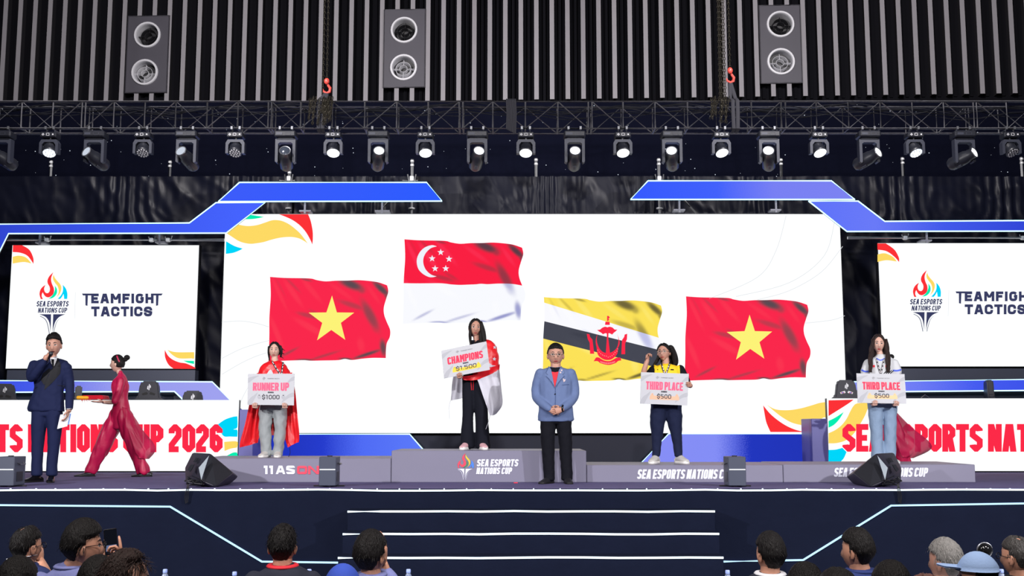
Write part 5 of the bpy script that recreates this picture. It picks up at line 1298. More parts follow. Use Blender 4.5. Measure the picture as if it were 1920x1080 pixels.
# ---------------------------------------------------------------- woman in crimson ao dai, walking
M_crim = MS('crimson_satin', (184, 14, 72), .45, bump=.1, bscale=30); M_sheer = MS('crimson_sheer', (196, 24, 80), .5, alpha=.78); M_heel = MS('heel_dark', (40, 42, 46), .3)
def aodai(label, du, D, legf=None, fx=0):
    f = Fig('person', label, 222 + du, 891, D, ZS, 'people on the stage'); f.du = du
    torso = [(225, 693, 0, 4.6, 5), (226, 698, 0, 5, 6), (227, 706, 0, 10, 14), (225, 722, 0, 17, 14), (227, 746, 0, 13, 12), (227, 765, 0, 17, 14), (225, 785, 0, 20, 15), (224, 800, 0, 17, 13)]
    armN = [(227, 711, -.11, 7.5), (223, 730, -.14, 6.5), (215, 750, -.15, 6)]; armF = [(222, 711, .11, 7.5), (218, 732, .13, 6.5), (215, 751, .12, 5.8)]
    legF = legf or [(221, 765, .02, 10, 10), (217, 782, .02, 15.5, 14), (207, 803, .03, 16), (194, 831, .03, 15), (181, 858, .03, 12.5), (169, 882, .03, 10.5)]
    legB = [(232, 765, -.03, 10, 10), (235, 782, -.03, 15.5, 14), (243, 806, -.03, 16), (253, 834, -.03, 14.5), (262, 860, -.03, 12.5), (269, 884, -.03, 12)]
    dr_ = cloth(f, [(torso, 1), (armN, 0), (armF, 0)], .012, 3, wrinkle(.004, 8, 10)); tr_ = cloth(f, [(legF, 1), (legB, 1)], .012, 3, vfold(.02, 16, 2))
    f.build(dr_, 'tunic', M_crim); f.build(tr_, 'trousers', M_crim)
    f.build(sheet(f, [[(229, 760, -.10), (238, 762, -.04), (241, 764, .06)], [(238, 800, -.14), (252, 800, -.1), (264 + fx * .4, 798, .04)], [(254, 845, -.16), (272 + fx * .6, 842, -.12), (291 + fx, 836, 0)], [(260, 856, -.14), (272, 858, -.1), (280, 858, 0)]], 16, 20, .014, (6, 3), 3), 'back_flap', M_sheer)
    bd = slim(f, [(torso[2:], 1), (armN, 0), (armF, 0), (legF, 1), (legB, 1)], .6, [(221, 688, 0, 4.8, 5), (224, 697, 0, 5, 5.5)])
    Mh = head_matrix(f, 220, 663.5, 695, -97, 0, 0); face_into(bd, Mh, 1)
    hu = 0 if legf is None else 12
    f.limb(bd, [(216, 751, -.15, 4.6), (205 + hu * .6, 752, -.12, 4.0), (196 + hu, 751.5, -.105, 3.4)], 1, False, 10); hand_into(bd, f.J(197 + hu, 751, -.105), (-1, 0, .0), (0, .1, 1), 1, .04, .95)
    f.limb(bd, [(215, 751, .12, 4.4), (205 + hu * .6, 752, .1, 4.0), (194 + hu, 751.5, .08, 3.4)], 1, False, 10); hand_into(bd, f.J(194 + hu, 751, .07), (-1, 0, .0), (0, -.1, 1), -1, .04, .95)
    u0 = legF[-1][0]; f.limb(bd, [(u0, 878, .03, 5), (u0 - 6, 886, .02, 4)], 1, False, 10); f.limb(bd, [(270, 880, -.03, 5), (268, 886, -.03, 4)], 1, False, 10)
    f.build(bd, 'body', BODYM('fair'))
    h = hair_shell(Mh, .011, .52, .3, yb=-.14, low=-.5, seed=5, fem=1); h.ell(f.J(238, 668, .02), (.042, .04, .038), 14, 10); h.ell(f.J(234, 672, 0), (.04, .04, .03), 12, 8); f.build(h, 'hair', M_hair)
    hb = bvh_of(h); m = MB(); f.line(hb, [(219, 664), (221, 670), (224, 676)], 2.6, .003, 0, m); f.build(m, 'hair_band', M_crim)
    for (u, v, d) in (((172 if legf is None else 228), 890, .03), (279, 890, -.03)):
        m = MB(); shoe(f, m, u, v, (-1, -.25), d, .25, .036, .065, mi=0); p = f.J(u + 3, v, d); m.tube([(p.x, p.y, 0), (p.x - .005, p.y, .07)], [.008, .016], 8); f.build(m, 'heeled_shoe', [M_heel, M_soleb])
    return f
f = aodai('walking woman in a crimson ao dai carrying a folded flag past the desk', 0, 15.6)
walker = f
ff = thing('folded_flag', 'folded red flag with yellow fringe carried by the walking woman', 'folded flag', f.J(180, 752, 0) + f.loc)
M_fold = MS('flag_red_cloth', (206, 16, 44), .55); M_foldy = MS('flag_yellow_fringe', (244, 176, 20), .6)
m = MB()
for i in range(3): m.box(f.J(178 + i * .8, 745.4 - i * 2.4, -.02) + f.loc, (.33 - .025 * i, .26, .022), bev=.01)
m.build('folded_cloth', M_fold, ff, smooth=False)
m = MB(); m.box(f.J(161, 743.5, -.02) + f.loc, (.17, .28, .05), bev=.015); m.build('yellow_end', M_foldy, ff, smooth=False)
m = MB(); rr = random.Random(2)
for i in range(10): p = f.J(151 + i * 2.1, 746, -.163 + .006 * rr.random()) + f.loc; m.tube([p, p + Vector((rr.uniform(-.02, .02), 0, -.02 - .03 * rr.random()))], [.007, .002], 5)
m.build('fringe', [M_foldy if 0 else MS('fringe_red', (215, 60, 40), .6)], ff)['kind'] = 'stuff'

# ---------------------------------------------------------------- prize boards
M_board = mat('board_print_white', rgb(190, 192, 199), .55, var=.06, vscale=3)
M_btxt = MS('board_red_print', (240, 44, 84), .6); M_bpink = MS('board_pink_print', (244, 92, 130), .6); M_bdark = MS('board_dark_print', (52, 50, 62), .6); M_bgrey = MS('board_grey_print', (150, 150, 158), .6); M_bgold = MS('board_gold_print', (244, 208, 60), .6); M_bbrz = MS('board_bronze_print', (226, 180, 150), .6); M_bsw = MS('board_swirl_print', (174, 176, 184), .6)
def board(label, cor, D, title, amount, tm, gold):
    C4 = [at(u, v, D) for u, v in cor]        # tl tr br bl
    t = thing('prize_board', label, 'sign', (C4[3] + C4[2]) / 2, 'prize boards held on the podium')
    MB().prism(C4, (0, .012, 0)).build('panel', M_board, t, smooth=False, fixn=True)
    def mp(x, y, k=1):
        a, b = x / 100, y / 67; p = C4[0] * (1 - a) * (1 - b) + C4[1] * a * (1 - b) + C4[2] * a * b + C4[3] * (1 - a) * b
        return p + Vector((0, -.0008 * k, 0))
    for pts in ([(0, 62), (6, 52), (14, 46), (22, 40), (14, 56), (8, 67), (0, 67)], [(100, 6), (92, 10), (84, 20), (80, 30), (90, 18), (100, 14)], [(100, 40), (88, 44), (76, 56), (74, 62), (88, 52), (100, 48)], [(0, 10), (10, 6), (24, 4), (14, 10), (0, 20)]): MB().face([mp(*[min(max(c_, 0), l_) for c_, l_ in zip(p, (100, 67))], .6) for p in crom(pts, 4)]).build('swirl_print', M_bsw, t, smooth=False)
    m = MB()
    for p, mi in emblem(lambda x, y: mp(31.5 + (x - 104) * 6.5 / 386, 6.5 + (y - 40) * 7.5 / 660, 2), (0, 0, 0, 0, 0), 190): m.face(p)
    m.build('small_emblem', M_bgrey, t, smooth=False)
    m = MB(); text(m, 'TEAMFIGHT TACTICS', 42, 68, 9.2, 11.6, .5, lambda x, y: mp(x, y, 2), gap=.25); m.build('small_caption', M_bgrey, t, smooth=False)
    m = MB(); text(m, title, 11, 89, 19, 36.5, 3.3 if len(title) > 9 else 3.6, lambda x, y: mp(x, y, 2), gap=.7, space=.5, ch=.22, rnd=True); m.build('title_print', tm, t, smooth=False)
    m = MB(); text(m, 'WINNER', 43.5, 56, 38.4, 41.6, .9, lambda x, y: mp(x, y, 2), gap=.35); m.build('winner_print', M_bdark, t, smooth=False)
    if gold:
        m = MB(); m.face([mp(*p, 1.5) for p in ((20, 51), (22, 49), (80, 49), (82, 51), (82, 57), (20, 57))]); m.build('underline_print', gold, t, smooth=False)
    for cx in (25, 77):
        m = MB(); m.face([mp(cx + 4 * math.cos(a), 50 + 4.5 * math.sin(a), 2) for a in [k * PI / 8 for k in range(16)]]); m.face([mp(cx - 2, 44, 2), mp(cx + 2, 44, 2), mp(cx + 1, 47, 2), mp(cx - 1, 47, 2)]); m.build('money_bag_print', gold or M_bsw, t, smooth=False)
    m = MB(); text(m, amount, 50 - 4.7 * len(amount) * .8, 50 + 4.7 * len(amount) * .8, 45.2, 54.6, 1.55, lambda x, y: mp(x, y, 3), gap=1.3, ch=.4, rnd=True); m.build('amount_print', M_bdark, t, smooth=False)
    return t
def jeans(f, legs, hip, disp): return cloth(f, [(l, 1) for l in legs] + [(hip, 1)], .012, 3, disp)
M_lan = MS('lanyard_black', (26, 24, 30)); M_lanw = MS('lanyard_white', (214, 210, 216))
def lanyard(f, b, runs, off=.006, w_=3.2):
    m = MB()
    for r in runs:
        f.line(b, r, w_, off, 0, m, False)
        a, c = Vector(r[0]), Vector(r[-1])
        for k in range(4): f.line(b, [tuple(a + (c - a) * (k + .15) / 4), tuple(a + (c - a) * (k + .8) / 4)], w_ * .45, off + .003, 1, m, False)
    f.build(m, 'lanyard', [M_lan, M_lanw])

# ---------------------------------------------------------------- runner-up
D4 = 14.45
f = Fig('person', 'young woman with a red flag cape and grey trousers holding the runner-up board', 512, 856.3, D4, ZP1, 'people on the stage')
M_redc = MS('flag_satin_red', (226, 22, 34), .38, bump=.2, bscale=18); M_grey = MS('trousers_grey', (150, 156, 159), .85, bump=.15, bscale=50); M_greysh = MS('shirt_pale_grey', (196, 200, 206)); M_shw = MS('shoe_white', (192, 190, 188), .6); M_solew = MS('sole_white', (228, 226, 224), .6)
torso = [(515, 675, 0, 9, 8), (515, 681, .0, 20, 13), (514, 691, 0, 28, 16), (514, 704, 0, 31.5, 19), (514, 726, 0, 33, 20), (514, 745, .02, 34, 19)]
legL = [(500, 755, 0, 13, 14), (497, 785, 0, 12.2, 13), (498, 822, 0, 10.8, 12), (500, 846, 0, 9.4), (500, 853, 0, 9.2)]; legR = [(524, 755, 0, 13, 14), (525, 785, 0, 11.6, 13), (524, 822, 0, 10.2, 12), (521, 846, 0, 9.6), (521, 853, 0, 9.6)]
cp = cloth(f, [(torso, 1)], .011, 3, wrinkle(.014, 6, 9, 4)); tz = jeans(f, [legL, legR], [(511, 745, 0, 22, 14), (511, 765, 0, 23, 14)], wrinkle(.013, 9, 10, 5))
f.build(tz, 'trousers', M_grey); cape = f.build(cp, 'flag_cape', M_redc)
for nm, rows in (('cape_side', [[(482, 698, -.04), (492, 700, .05), (503, 703, .14)], [(468, 752, -.04), (480, 756, .05), (494, 760, .14)], [(455, 812, -.03), (470, 815, .06), (488, 812, .12)], [(449.5, 838, -.02), (466, 834, .05), (482, 829, .1)]]),
                 ('cape_side', [[(526, 703, .14), (537, 700, .05), (547, 697, -.04)], [(531, 752, .14), (543, 750, .05), (554, 748, -.03)], [(532, 802, .1), (547, 806, .04), (562, 812, -.02)], [(540, 838, .04), (550, 832, .02), (559, 828, -.01)]]),
                 ('cape_back', [[(492, 700, .15), (514, 700, .17), (538, 700, .15)], [(488, 760, .16), (514, 760, .18), (540, 760, .16)], [(486, 812, .16), (512, 815, .18), (538, 808, .16)]])):
    o = sheet(f, rows, 18, 24, .02, (5, 2), len(nm)).build(nm, M_redc, cape, angle=0, local=True)
b = bvh_of(cp); f.build(f.decal(b, [(499, 702), (504, 694), (507, 691.5), (510, 694), (513, 702)], .006), 'shirt', M_greysh)
lanyard(f, b, [[(510, 676), (518, 690), (527, 703)], [(531, 678), (529, 690), (528, 703)]])
bd = slim(f, [(torso, 1), (legL, 1), (legR, 1)], .6, [(515, 666, 0, 6.2, 6.5), (515, 678, -.02, 7, 7)])
f.limb(bd, [(494, 715, -.06, 6), (484, 742, -.13, 5.2), (480.5, 762.5, -.195, 3.6)], 1, False, 10); f.limb(bd, [(534, 715, -.06, 6), (540, 742, -.13, 5.2), (536, 762, -.195, 3.6)], 1, False, 10)
hand_into(bd, f.J(480, 762.6, -.2), (0, -1, 0), (0, 0, 1), 1, .88, .85, tup=True); hand_into(bd, f.J(536, 762.8, -.2), (0, -1, 0), (0, 0, 1), -1, .88, .85, tup=True)
Mh = head_matrix(f, 514.5, 640.5, 671.5, 6, 0, 2); face_into(bd, Mh, 1); f.build(bd, 'body', BODYM('fair'))
h = hair_shell(Mh, .012, .74, .85, yb=-.30, low=-.6, lown=-.45, part=-.05, seed=8, fem=1)
f.limb(h, [(504.5, 650, -.03, 2.6, 4), (503.8, 660, -.02, 2.2, 4), (505, 672, .02, 1.2, 3), (505.5, 680, .03, .8, 2)], 1, True, 8); f.limb(h, [(525.5, 648, -.02, 2.2, 6), (527.5, 658, .0, 2.8, 6), (526.5, 667, .03, 1.8, 5)], 1, True, 8)
for q in ([(529, 652), (532, 655), (534.5, 656)], [(529, 661), (532, 662.5), (533, 662)], [(527, 667), (530, 670), (532, 670)]): f.limb(h, [(u, v, .02, 1.0 - .3 * i) for i, (u, v) in enumerate(q)], 1, False, 6)
f.build(h, 'hair', M_hair)
for u, t in ((501, -.2), (521, .15)): m = MB(); shoe(f, m, u, 855, (t, -1), .03, .25, .045, .085, .01); f.build(m, 'shoe', [M_shw, M_solew])
m = MB(); f.limb(m, [(543, 838, .02, .5), (544, 848, .01, .5), (541, 855, 0, .5)], 1, False, 6); m.build('cape_cord', M_blackc, cape, local=True)
board('white prize board reading RUNNER UP and $1000', [(465, 701), (552, 700.5), (551, 760), (464, 759)], D4 - .27, 'RUNNER UP', '$1000', M_bpink, None)

# ---------------------------------------------------------------- champion
f = Fig('person', 'woman with long black hair and red-white flag cape holding the champions board', 889, 842.8, D4, ZP2, 'people on the stage')
M_whc = MS('flag_satin_white', (200, 200, 212), .5, bump=.15, bscale=18); M_blk = MS('trousers_black', (20, 22, 32), .85, spec=.15, bump=.15, bscale=50); M_pink = MS('shoe_pink', (214, 168, 176), .6)
torso = [(897, 637, .02, 8, 8), (899, 644, .02, 23, 13), (901, 654, .02, 31, 16), (902, 672, .02, 34, 19), (902, 690, .02, 32, 20), (895, 706, .0, 26, 17)]
legL = [(879, 708, 0, 13, 13), (878, 745, 0, 11.5), (877, 780, 0, 10.5), (876, 810, 0, 12), (876, 838, 0, 13.2)]; legR = [(896, 708, 0, 14, 13), (900, 745, 0, 13), (903, 780, 0, 12), (905, 810, 0, 13), (906, 838, 0, 14)]
cp = cloth(f, [(torso, 1)], .011, 3, wrinkle(.011, 6, 9, 9)); tz = jeans(f, [legL, legR], [(886, 700, 0, 18, 13), (888, 718, 0, 19, 13)], vfold(.006, 14, 5))
f.build(tz, 'trousers', M_blk); cape = f.build(cp, 'flag_cape', M_redc)
sheet(f, [[(866, 705, -.16), (900, 700, -.16), (937, 682, -.06)], [(869, 712, -.15), (896, 711, -.15), (936, 693, -.05)]], 18, 6, .008, (4, 1), 2).build('cape_fold', M_redc, cape, angle=0, local=True)
sheet(f, [[(895, 711, -.15), (914, 704, -.12), (936.5, 692, -.04)], [(903, 734, -.14), (920, 732, -.12), (940, 730, -.02)], [(912, 760, -.12), (926, 760, -.1), (942, 758, 0)], [(918, 778, -.1), (925, 778, -.08), (931, 775, 0)]], 18, 22, .010, (4, 2), 6).build('cape_white_end', M_whc, cape, angle=0, local=True)
sheet(f, [[(850, 704, .14), (860, 704, .16), (872, 704, .16)], [(847, 728, .14), (858, 728, .16), (871, 726, .16)], [(845.5, 750, .14), (858, 748, .16), (870, 745, .16)]], 14, 14, .012, (4, 2), 7).build('cape_white_end', M_whc, cape, angle=0, local=True)
m = MB(); f.limb(m, [(845, 750, .14, .4), (842, 762, .14, .4), (843, 785, .14, .3)], 1, False, 6); f.limb(m, [(919, 777, -.1, .5), (916, 790, -.1, .5), (911, 804, -.1, .4)], 1, False, 6); m.build('cape_cord', M_whc, cape, local=True)
b = bvh_of(cp); 
for cx, cy, R in ((928, 650.5, 4), (927, 672.5, 4.3)): f.decal(b, starp(cx, cy, R, R * .42, -80), .006, 1.5).build('cape_star', M_whc, cape, local=True, smooth=False)
f.decal(b, [(918, 680), (922, 684), (930, 685), (920, 688), (914, 686)], .006, 1.5).build('cape_crescent', M_whc, cape, local=True, smooth=False)
f.build(f.decal(b, [(881, 637), (905, 637), (908, 652), (880, 652)], .005), 'black_top', M_blk)
m = MB(); tb = bvh_of(tz); f.line(tb, [(883, 712), (884, 731)], .9, .005, 0, m, False); f.line(tb, [(888, 712), (887, 731)], .9, .005, 0, m, False); f.build(m, 'drawstring', M_redc)
bd = slim(f, [(torso, 1), (legL, 1), (legR, 1)], .6, [(893, 626, 0, 6.2, 6.5), (894, 642, 0, 7, 7)])
f.limb(bd, [(872, 668, -.1, 6.5), (865, 690, -.18, 5), (863, 706, -.21, 3.8)], 1, False, 10); hand_into(bd, f.J(862.5, 707.2, -.215), (0, -1, 0), (-.187, 0, .982), 1, .88, .88, tup=True)
Mh = head_matrix(f, 891.5, 597.5, 631.5, 6, 0, 2, wide=1.04); face_into(bd, Mh, 1); f.build(bd, 'body', BODYM('warm'))
h = hair_shell(Mh, .012, .74, .85, yb=-.34, low=-.98, lown=-.8, part=-.05, seed=4, fem=1)
for pts in ([(883, 608, -.03, 2, 6), (881.5, 626, -.04, 3, 7), (882, 640, -.06, 2.2, 5), (884, 648, -.1, 1.2, 3)], [(902, 604, -.02, 3, 8), (905, 622, -.03, 5.5, 8), (907, 640, -.05, 5, 6), (905, 650, -.1, 3, 4)], [(899, 612, .06, 9, 8), (900, 630, .08, 11, 7), (900, 645, .1, 10, 6)], [(901, 622, -.06, 3, 4), (901, 640, -.09, 3.5, 4), (899, 650, -.12, 2.5, 3)]): f.limb(h, pts, 1, True, 12)
f.build(h, 'hair', M_hair)
for u, t in ((875, -.25), (903, .25)): m = MB(); shoe(f, m, u, 842, (t, -1), .0, .25, .047, .085, .02); f.build(m, 'shoe', [M_pink, M_solew])
board('white prize board reading CHAMPIONS and $1.500, held tilted', [(827.5, 657.8), (912, 640), (918.5, 693.3), (832.6, 709.6)], D4 - .29, 'CHAMPIONS', '$1.500', M_btxt, M_bgold)

# ---------------------------------------------------------------- man in blue blazer
f = Fig('person', 'man in a light blue blazer and red shirt with hands clasped', 1043, 906.5, 13.72, ZS, 'people on the stage')
M_blaz = MS('blazer_blue', (94, 112, 154), .85, bump=.12, bscale=150); M_blazd = MS('blazer_seam', (58, 78, 124), .8); M_redsh = MS('shirt_red', (218, 36, 52))
torso = [(1041.5, 688.5, 0, 11, 9), (1041.5, 691.5, 0, 22, 12), (1041.5, 698, 0, 32, 14), (1041.5, 715, -.01, 32, 17), (1041.5, 742, -.02, 31, 19), (1042, 768, -.02, 32.5, 19), (1042.5, 788, 0, 34.5, 18)]
armL = [(1013, 700, 0, 10), (1007, 722, .02, 9.6), (1006, 743, .0, 9.2), (1017, 757, -.1, 8.4), (1029, 766, -.18, 6.8)]; armR = [(1070, 700, 0, 10), (1076, 722, .02, 9.6), (1076, 743, 0, 9.2), (1066, 757, -.1, 8.4), (1055, 766, -.18, 6.8)]
legL = [(1028, 780, 0, 15, 14), (1027, 815, 0, 13.8), (1028, 850, 0, 11.8), (1029.5, 885, 0, 10.5), (1030, 899, 0, 11)]; legR = [(1057, 780, 0, 15, 14), (1059, 815, 0, 13.5), (1061, 850, 0, 11.8), (1063, 885, 0, 10.8), (1063, 899, 0, 11.2)]
jk = cloth(f, [(torso, 1), (armL, 0), (armR, 0)], .0105, 2, wrinkle(.004, 9, 12, 6)); tz = jeans(f, [legL, legR], [(1042, 770, 0, 28, 14), (1042, 792, 0, 28, 14)], wrinkle(.006, 8, 12, 1))
f.build(jk, 'blazer', M_blaz); f.build(tz, 'trousers', M_blackc); b = bvh_of(jk)
f.build(f.decal(b, [(1031, 690), (1050, 690), (1046, 703), (1040.3, 727), (1035.5, 703)], .005), 'shirt', M_redsh); f.build(f.decal(b, [(1031, 689), (1050, 689), (1048.5, 696.5), (1041, 698), (1033, 696.5)], .008), 'shirt_collar', M_blackc)
m = MB(); f.decal(b, [(1029, 686), (1033.5, 693), (1040, 727), (1034, 716), (1024, 705), (1028, 703), (1024, 699)], .011, 2.2, 0, m); f.decal(b, [(1053, 686), (1048, 694), (1041, 727), (1048, 716), (1058, 705), (1054, 703), (1058, 699)], .011, 2.2, 0, m); f.build(m, 'lapels', MS('blazer_lapel', (100, 118, 160), .85))
m = MB(); f.line(b, [(1029, 687), (1024, 699)], .8, .013, 0, m, False); f.line(b, [(1024, 705), (1034, 716), (1040, 727)], .8, .013, 0, m); f.line(b, [(1058, 705), (1048, 716), (1041, 727)], .8, .013, 0, m); f.line(b, [(1041, 727), (1041.5, 745), (1041, 760)], .9, .005, 0, m); f.line(b, [(1054, 722), (1067, 721)], .9, .005, 0, m, False); f.decal(b, [(1038, 782), (1044, 782), (1041, 776)], .006, 2, 0, m); f.build(m, 'seams', M_blazd)
m = MB(); f.decal(b, [(1039.8, 738), (1042, 738), (1042, 740.4), (1039.8, 740.4)], .008, 1, 0, m); f.build(m, 'button', M_blackc)
M_bdg = MS('badge_pale', (200, 182, 188)); [f.build(f.decal(b, [(cx + 1.7 * math.cos(a), cy + 1.7 * math.sin(a)) for a in [k * PI / 4 for k in range(8)]], .016, 1.5), 'badge_pin', M_bdg) for cx, cy in ((1053, 694.5), (1051, 698.5))]; f.build(f.decal(b, [(1055.5, 709), (1058, 711.5), (1061, 711), (1059.5, 715), (1057, 717), (1056, 714)], .008, 1.5), 'pocket_emblem', M_bdg)
bd = slim(f, [(torso, 1), (armL[:-1], 0), (armR[:-1], 0), (legL, 1), (legR, 1)], .6, [(1041.8, 676, 0, 9.5, 9), (1041.8, 692, 0, 10, 10)])
hand_into(bd, f.J(1029, 767.5, -.19), (1, -.12, -.28), (.1, 1, 0), -1, .45, 1.0); hand_into(bd, f.J(1055, 767, -.205), (-1, -.18, -.3), (0, 1, 0), 1, .45, 1.0)
Mh = head_matrix(f, 1041.8, 646.5, 686.5, 0, 0, 0, wide=1.10); face_into(bd, Mh, 0); f.build(bd, 'body', BODYM('warm'))
h = hair_shell(Mh, .013, .60, .10, yb=-.04, low=-.45, lown=.0, top=.010, seed=6, taper=True); tufts(Mh, 110, .025, 8, .62, h, .25); f.build(h, 'hair', M_hair)
f.build(specs_glasses(Mh, -.1, .021, z0=.002), 'glasses', M_gold)
m = MB(); c = f.J(1055.5, 766, -.19); m.tube([c + Vector((.01 * math.cos(a), .036 * math.cos(a), .036 * math.sin(a))) for a in [k * PI / 8 for k in range(16)]], .012, 6, closed=True); f.build(m, 'watch', M_shoeb)
for u, t in ((1031, -.55), (1063, .1)): m = MB(); shoe(f, m, u, 904, (t, -1), .03, .28, .05, .085); f.build(m, 'shoe', [MS('shoe_dark', (30, 30, 36), .5), M_soleb])

# ---------------------------------------------------------------- third place, yellow jersey
f = Fig('person', 'woman in a yellow and black jersey with glasses raising one hand', 1250, 871.5, D4, ZP3, 'people on the stage')
M_yelj = MS('jersey_yellow', (246, 202, 24)); M_nav = MS('trousers_navy', (25, 32, 60), .85, spec=.2, bump=.15, bscale=60)
torso = [(1250, 685, 0, 9, 8), (1250, 688.5, 0, 20, 12), (1250, 696, 0, 27, 15), (1250, 712, 0, 27, 17), (1249, 740, 0, 27, 17), (1249, 758, 0, 27, 15)]
armL = [(1227, 694, 0, 9), (1216, 706, -.08, 8), (1209, 712, -.12, 7.5)]; armR = [(1275, 694, 0, 9), (1284, 710, -.03, 8), (1289, 722, -.08, 7)]
legL = [(1236, 758, 0, 16, 15), (1233, 790, 0, 14.5), (1232, 815, 0, 11), (1231, 842, 0, 8.5), (1230.5, 857, 0, 8)]; legR = [(1262, 758, 0, 16, 15), (1265, 790, 0, 14.5), (1268, 815, 0, 11), (1271, 842, 0, 8.5), (1272.5, 857, 0, 8)]
sh = cloth(f, [(torso, 1), (armL, 0), (armR, 0)], .011, 3, wrinkle(.005)); xl, xr = f.J(1226, 690).x, f.J(1273, 690).x
cz0 = lambda fc: sum((sh.v[i] for i in fc), Vector()) / len(fc)
sh.m = [1 if (c_.x < xl or c_.x > xr) and c_.z > .35 else 0 for c_ in (cz0(fc) for fc in sh.f)]
tz = jeans(f, [legL, legR], [(1249, 750, 0, 26, 15), (1249, 768, 0, 27, 15)], wrinkle(.006, 9, 12, 2))
f.build(sh, 'jersey', [M_yelj, M_blackc]); f.build(tz, 'trousers', M_nav); b = bvh_of(sh)
lanyard(f, b, [[(1240, 682), (1242, 692), (1246, 702)], [(1256, 682), (1253, 692), (1249, 702)]])
m = MB(); f.decal(b, [(1232, 694), (1234, 694), (1233.5, 696), (1232.5, 696)], .006, 1, 0, m); f.decal(b, [(1257.5, 694), (1263.5, 694), (1263.5, 696), (1257.5, 696)], .006, 1.5, 0, m); f.build(m, 'chest_marks', M_blackc)
bd = slim(f, [(torso, 1), (armL, 0), (armR, 0), (legL, 1), (legR, 1)], .6, [(1248, 672, 0, 6.5, 7), (1249, 688, 0, 7.5, 7.5)])
f.limb(bd, [(1209, 712, -.11, 6), (1207, 702, -.15, 5.6), (1210, 689, -.17, 4.8), (1213.5, 678, -.17, 4)], 1, False, 10); hand_into(bd, f.J(1213.3, 680, -.17), (.12, .1, 1), (.7, -.6, 0), 1, .95, .92)
f.limb(bd, [(1288, 720, -.07, 5.5), (1294, 725, -.12, 4.8), (1294, 724, -.17, 3.8)], 1, False, 10); hand_into(bd, f.J(1293.2, 723, -.178), (0, -1, 0), (-1, 0, -.05), 1, .88, .88, tup=True)
Mh = head_matrix(f, 1244.5, 646.5, 679.5, -24, -3, -3, wide=1.05); face_into(bd, Mh, 1); f.build(bd, 'body', BODYM('warm'))
h = hair_shell(Mh, .013, .7, .6, yb=-.16, low=-.9, lown=-.35, part=-.1, seed=12, fem=1)
for pts in ([(1257, 655, .03, 7, 9), (1263, 668, .05, 7, 8), (1266, 682, .06, 6, 6), (1262, 690, .06, 3, 4)], [(1250, 662, .08, 12, 7), (1252, 680, .1, 14, 6), (1252, 690, .11, 12, 4)], [(1236, 668, .05, 3.5, 5), (1232, 678, .05, 3.5, 5), (1225, 688, .03, 2.5, 4), (1221, 692, .0, 1, 2)]): f.limb(h, pts, 1, True, 12)
f.build(h, 'hair', M_hair); f.build(specs_glasses(Mh, -.1, .023, z0=.001), 'glasses', M_gold)
for u, t in ((1231, -.45), (1272, .35)): m = MB(); shoe(f, m, u, 871, (t, -1), .03, .27, .052, .1, .018); f.build(m, 'sneaker', [M_shw, M_solew])
board('white prize board reading THIRD PLACE held by the woman in yellow', [(1202, 697.8), (1291.7, 700.8), (1288.7, 760.3), (1200.2, 756.7)], D4 - .25, 'THIRD PLACE', '$500', M_bpink, M_bbrz)

# ---------------------------------------------------------------- third place, white shirt
f = Fig('person', 'young woman with long wavy brown hair in white shirt and pale jeans', 1655, 868, D4, ZP4, 'people on the stage')
M_tee = MS('shirt_white_sport', (200, 203, 208)); M_trim = MS('trim_blue', (70, 96, 215)); M_jean = MS('jeans_pale', (128, 150, 178), .85, bump=.2, bscale=70)
torso = [(1651, 665, 0, 8, 8), (1652, 672, 0, 22, 12), (1652, 680, 0, 28, 14), (1652, 700, 0, 25, 16), (1653, 735, 0, 24, 15), (1654, 758, 0, 26, 15)]
armL = [(1628, 680, 0, 8.5), (1623, 693, -.02, 8.6), (1622, 697, -.03, 8.6)]; armR = [(1676, 680, 0, 8.5), (1682, 693, -.02, 8.6), (1682, 697, -.03, 8.6)]
legL = [(1641, 752, 0, 14, 15), (1642, 785, 0, 12.4, 14), (1644, 825, 0, 11), (1645, 858, 0, 11.2), (1645, 865, 0, 11.2)]; legR = [(1668, 752, 0, 14, 15), (1669, 785, 0, 12.2, 14), (1669, 825, 0, 11), (1669, 858, 0, 11.2), (1669, 865, 0, 11.2)]
sh = cloth(f, [(torso, 1), (armL, 0), (armR, 0)], .011, 3, wrinkle(.004)); tz = jeans(f, [legL, legR], [(1654, 745, 0, 24, 14), (1654, 765, 0, 26, 15)], wrinkle(.010, 9, 8, 8))
f.build(sh, 'shirt', M_tee); f.build(tz, 'jeans', M_jean); b = bvh_of(sh)
for ln, w_ in (([(1615, 693), (1622, 696), (1630, 695.5)], 3), ([(1674, 694), (1682, 694.5), (1690, 692.5)], 3), ([(1643, 671), (1651, 675), (1659, 671)], 2)): f.build(f.line(b, ln, w_, .004), 'blue_trim', M_trim)
[f.build(f.decal(b, [(x - 2, 684), (x + 2, 684), (x + 2, 688), (x - 2, 688)], .005, 1.5), 'red_badge', M_redsh) for x in (1638.5, 1662)]
m = MB(); [f.line(b, [(1657 + k * 4, 700), (1664 + k * 4, 694)], 1.5, .005, 0, m, False) for k in range(4)]; f.build(m, 'black_stripes', M_blackc)
lanyard(f, b, [[(1643, 672), (1646, 684), (1651, 700)], [(1658, 672), (1655, 684), (1652, 700)]])
bd = slim(f, [(torso, 1), (legL, 1), (legR, 1)], .6, [(1649, 656, 0, 5.6, 6), (1651, 672, 0, 6.8, 7)])
f.limb(bd, [(1627, 684, 0, 5.5), (1622, 706, -.05, 5.5), (1619, 728, -.12, 5), (1622, 742, -.17, 4.4)], 1, False, 10); f.limb(bd, [(1678, 684, 0, 5.5), (1684, 706, -.05, 5.5), (1683, 728, -.12, 5), (1678, 752, -.16, 4.2)], 1, False, 10)
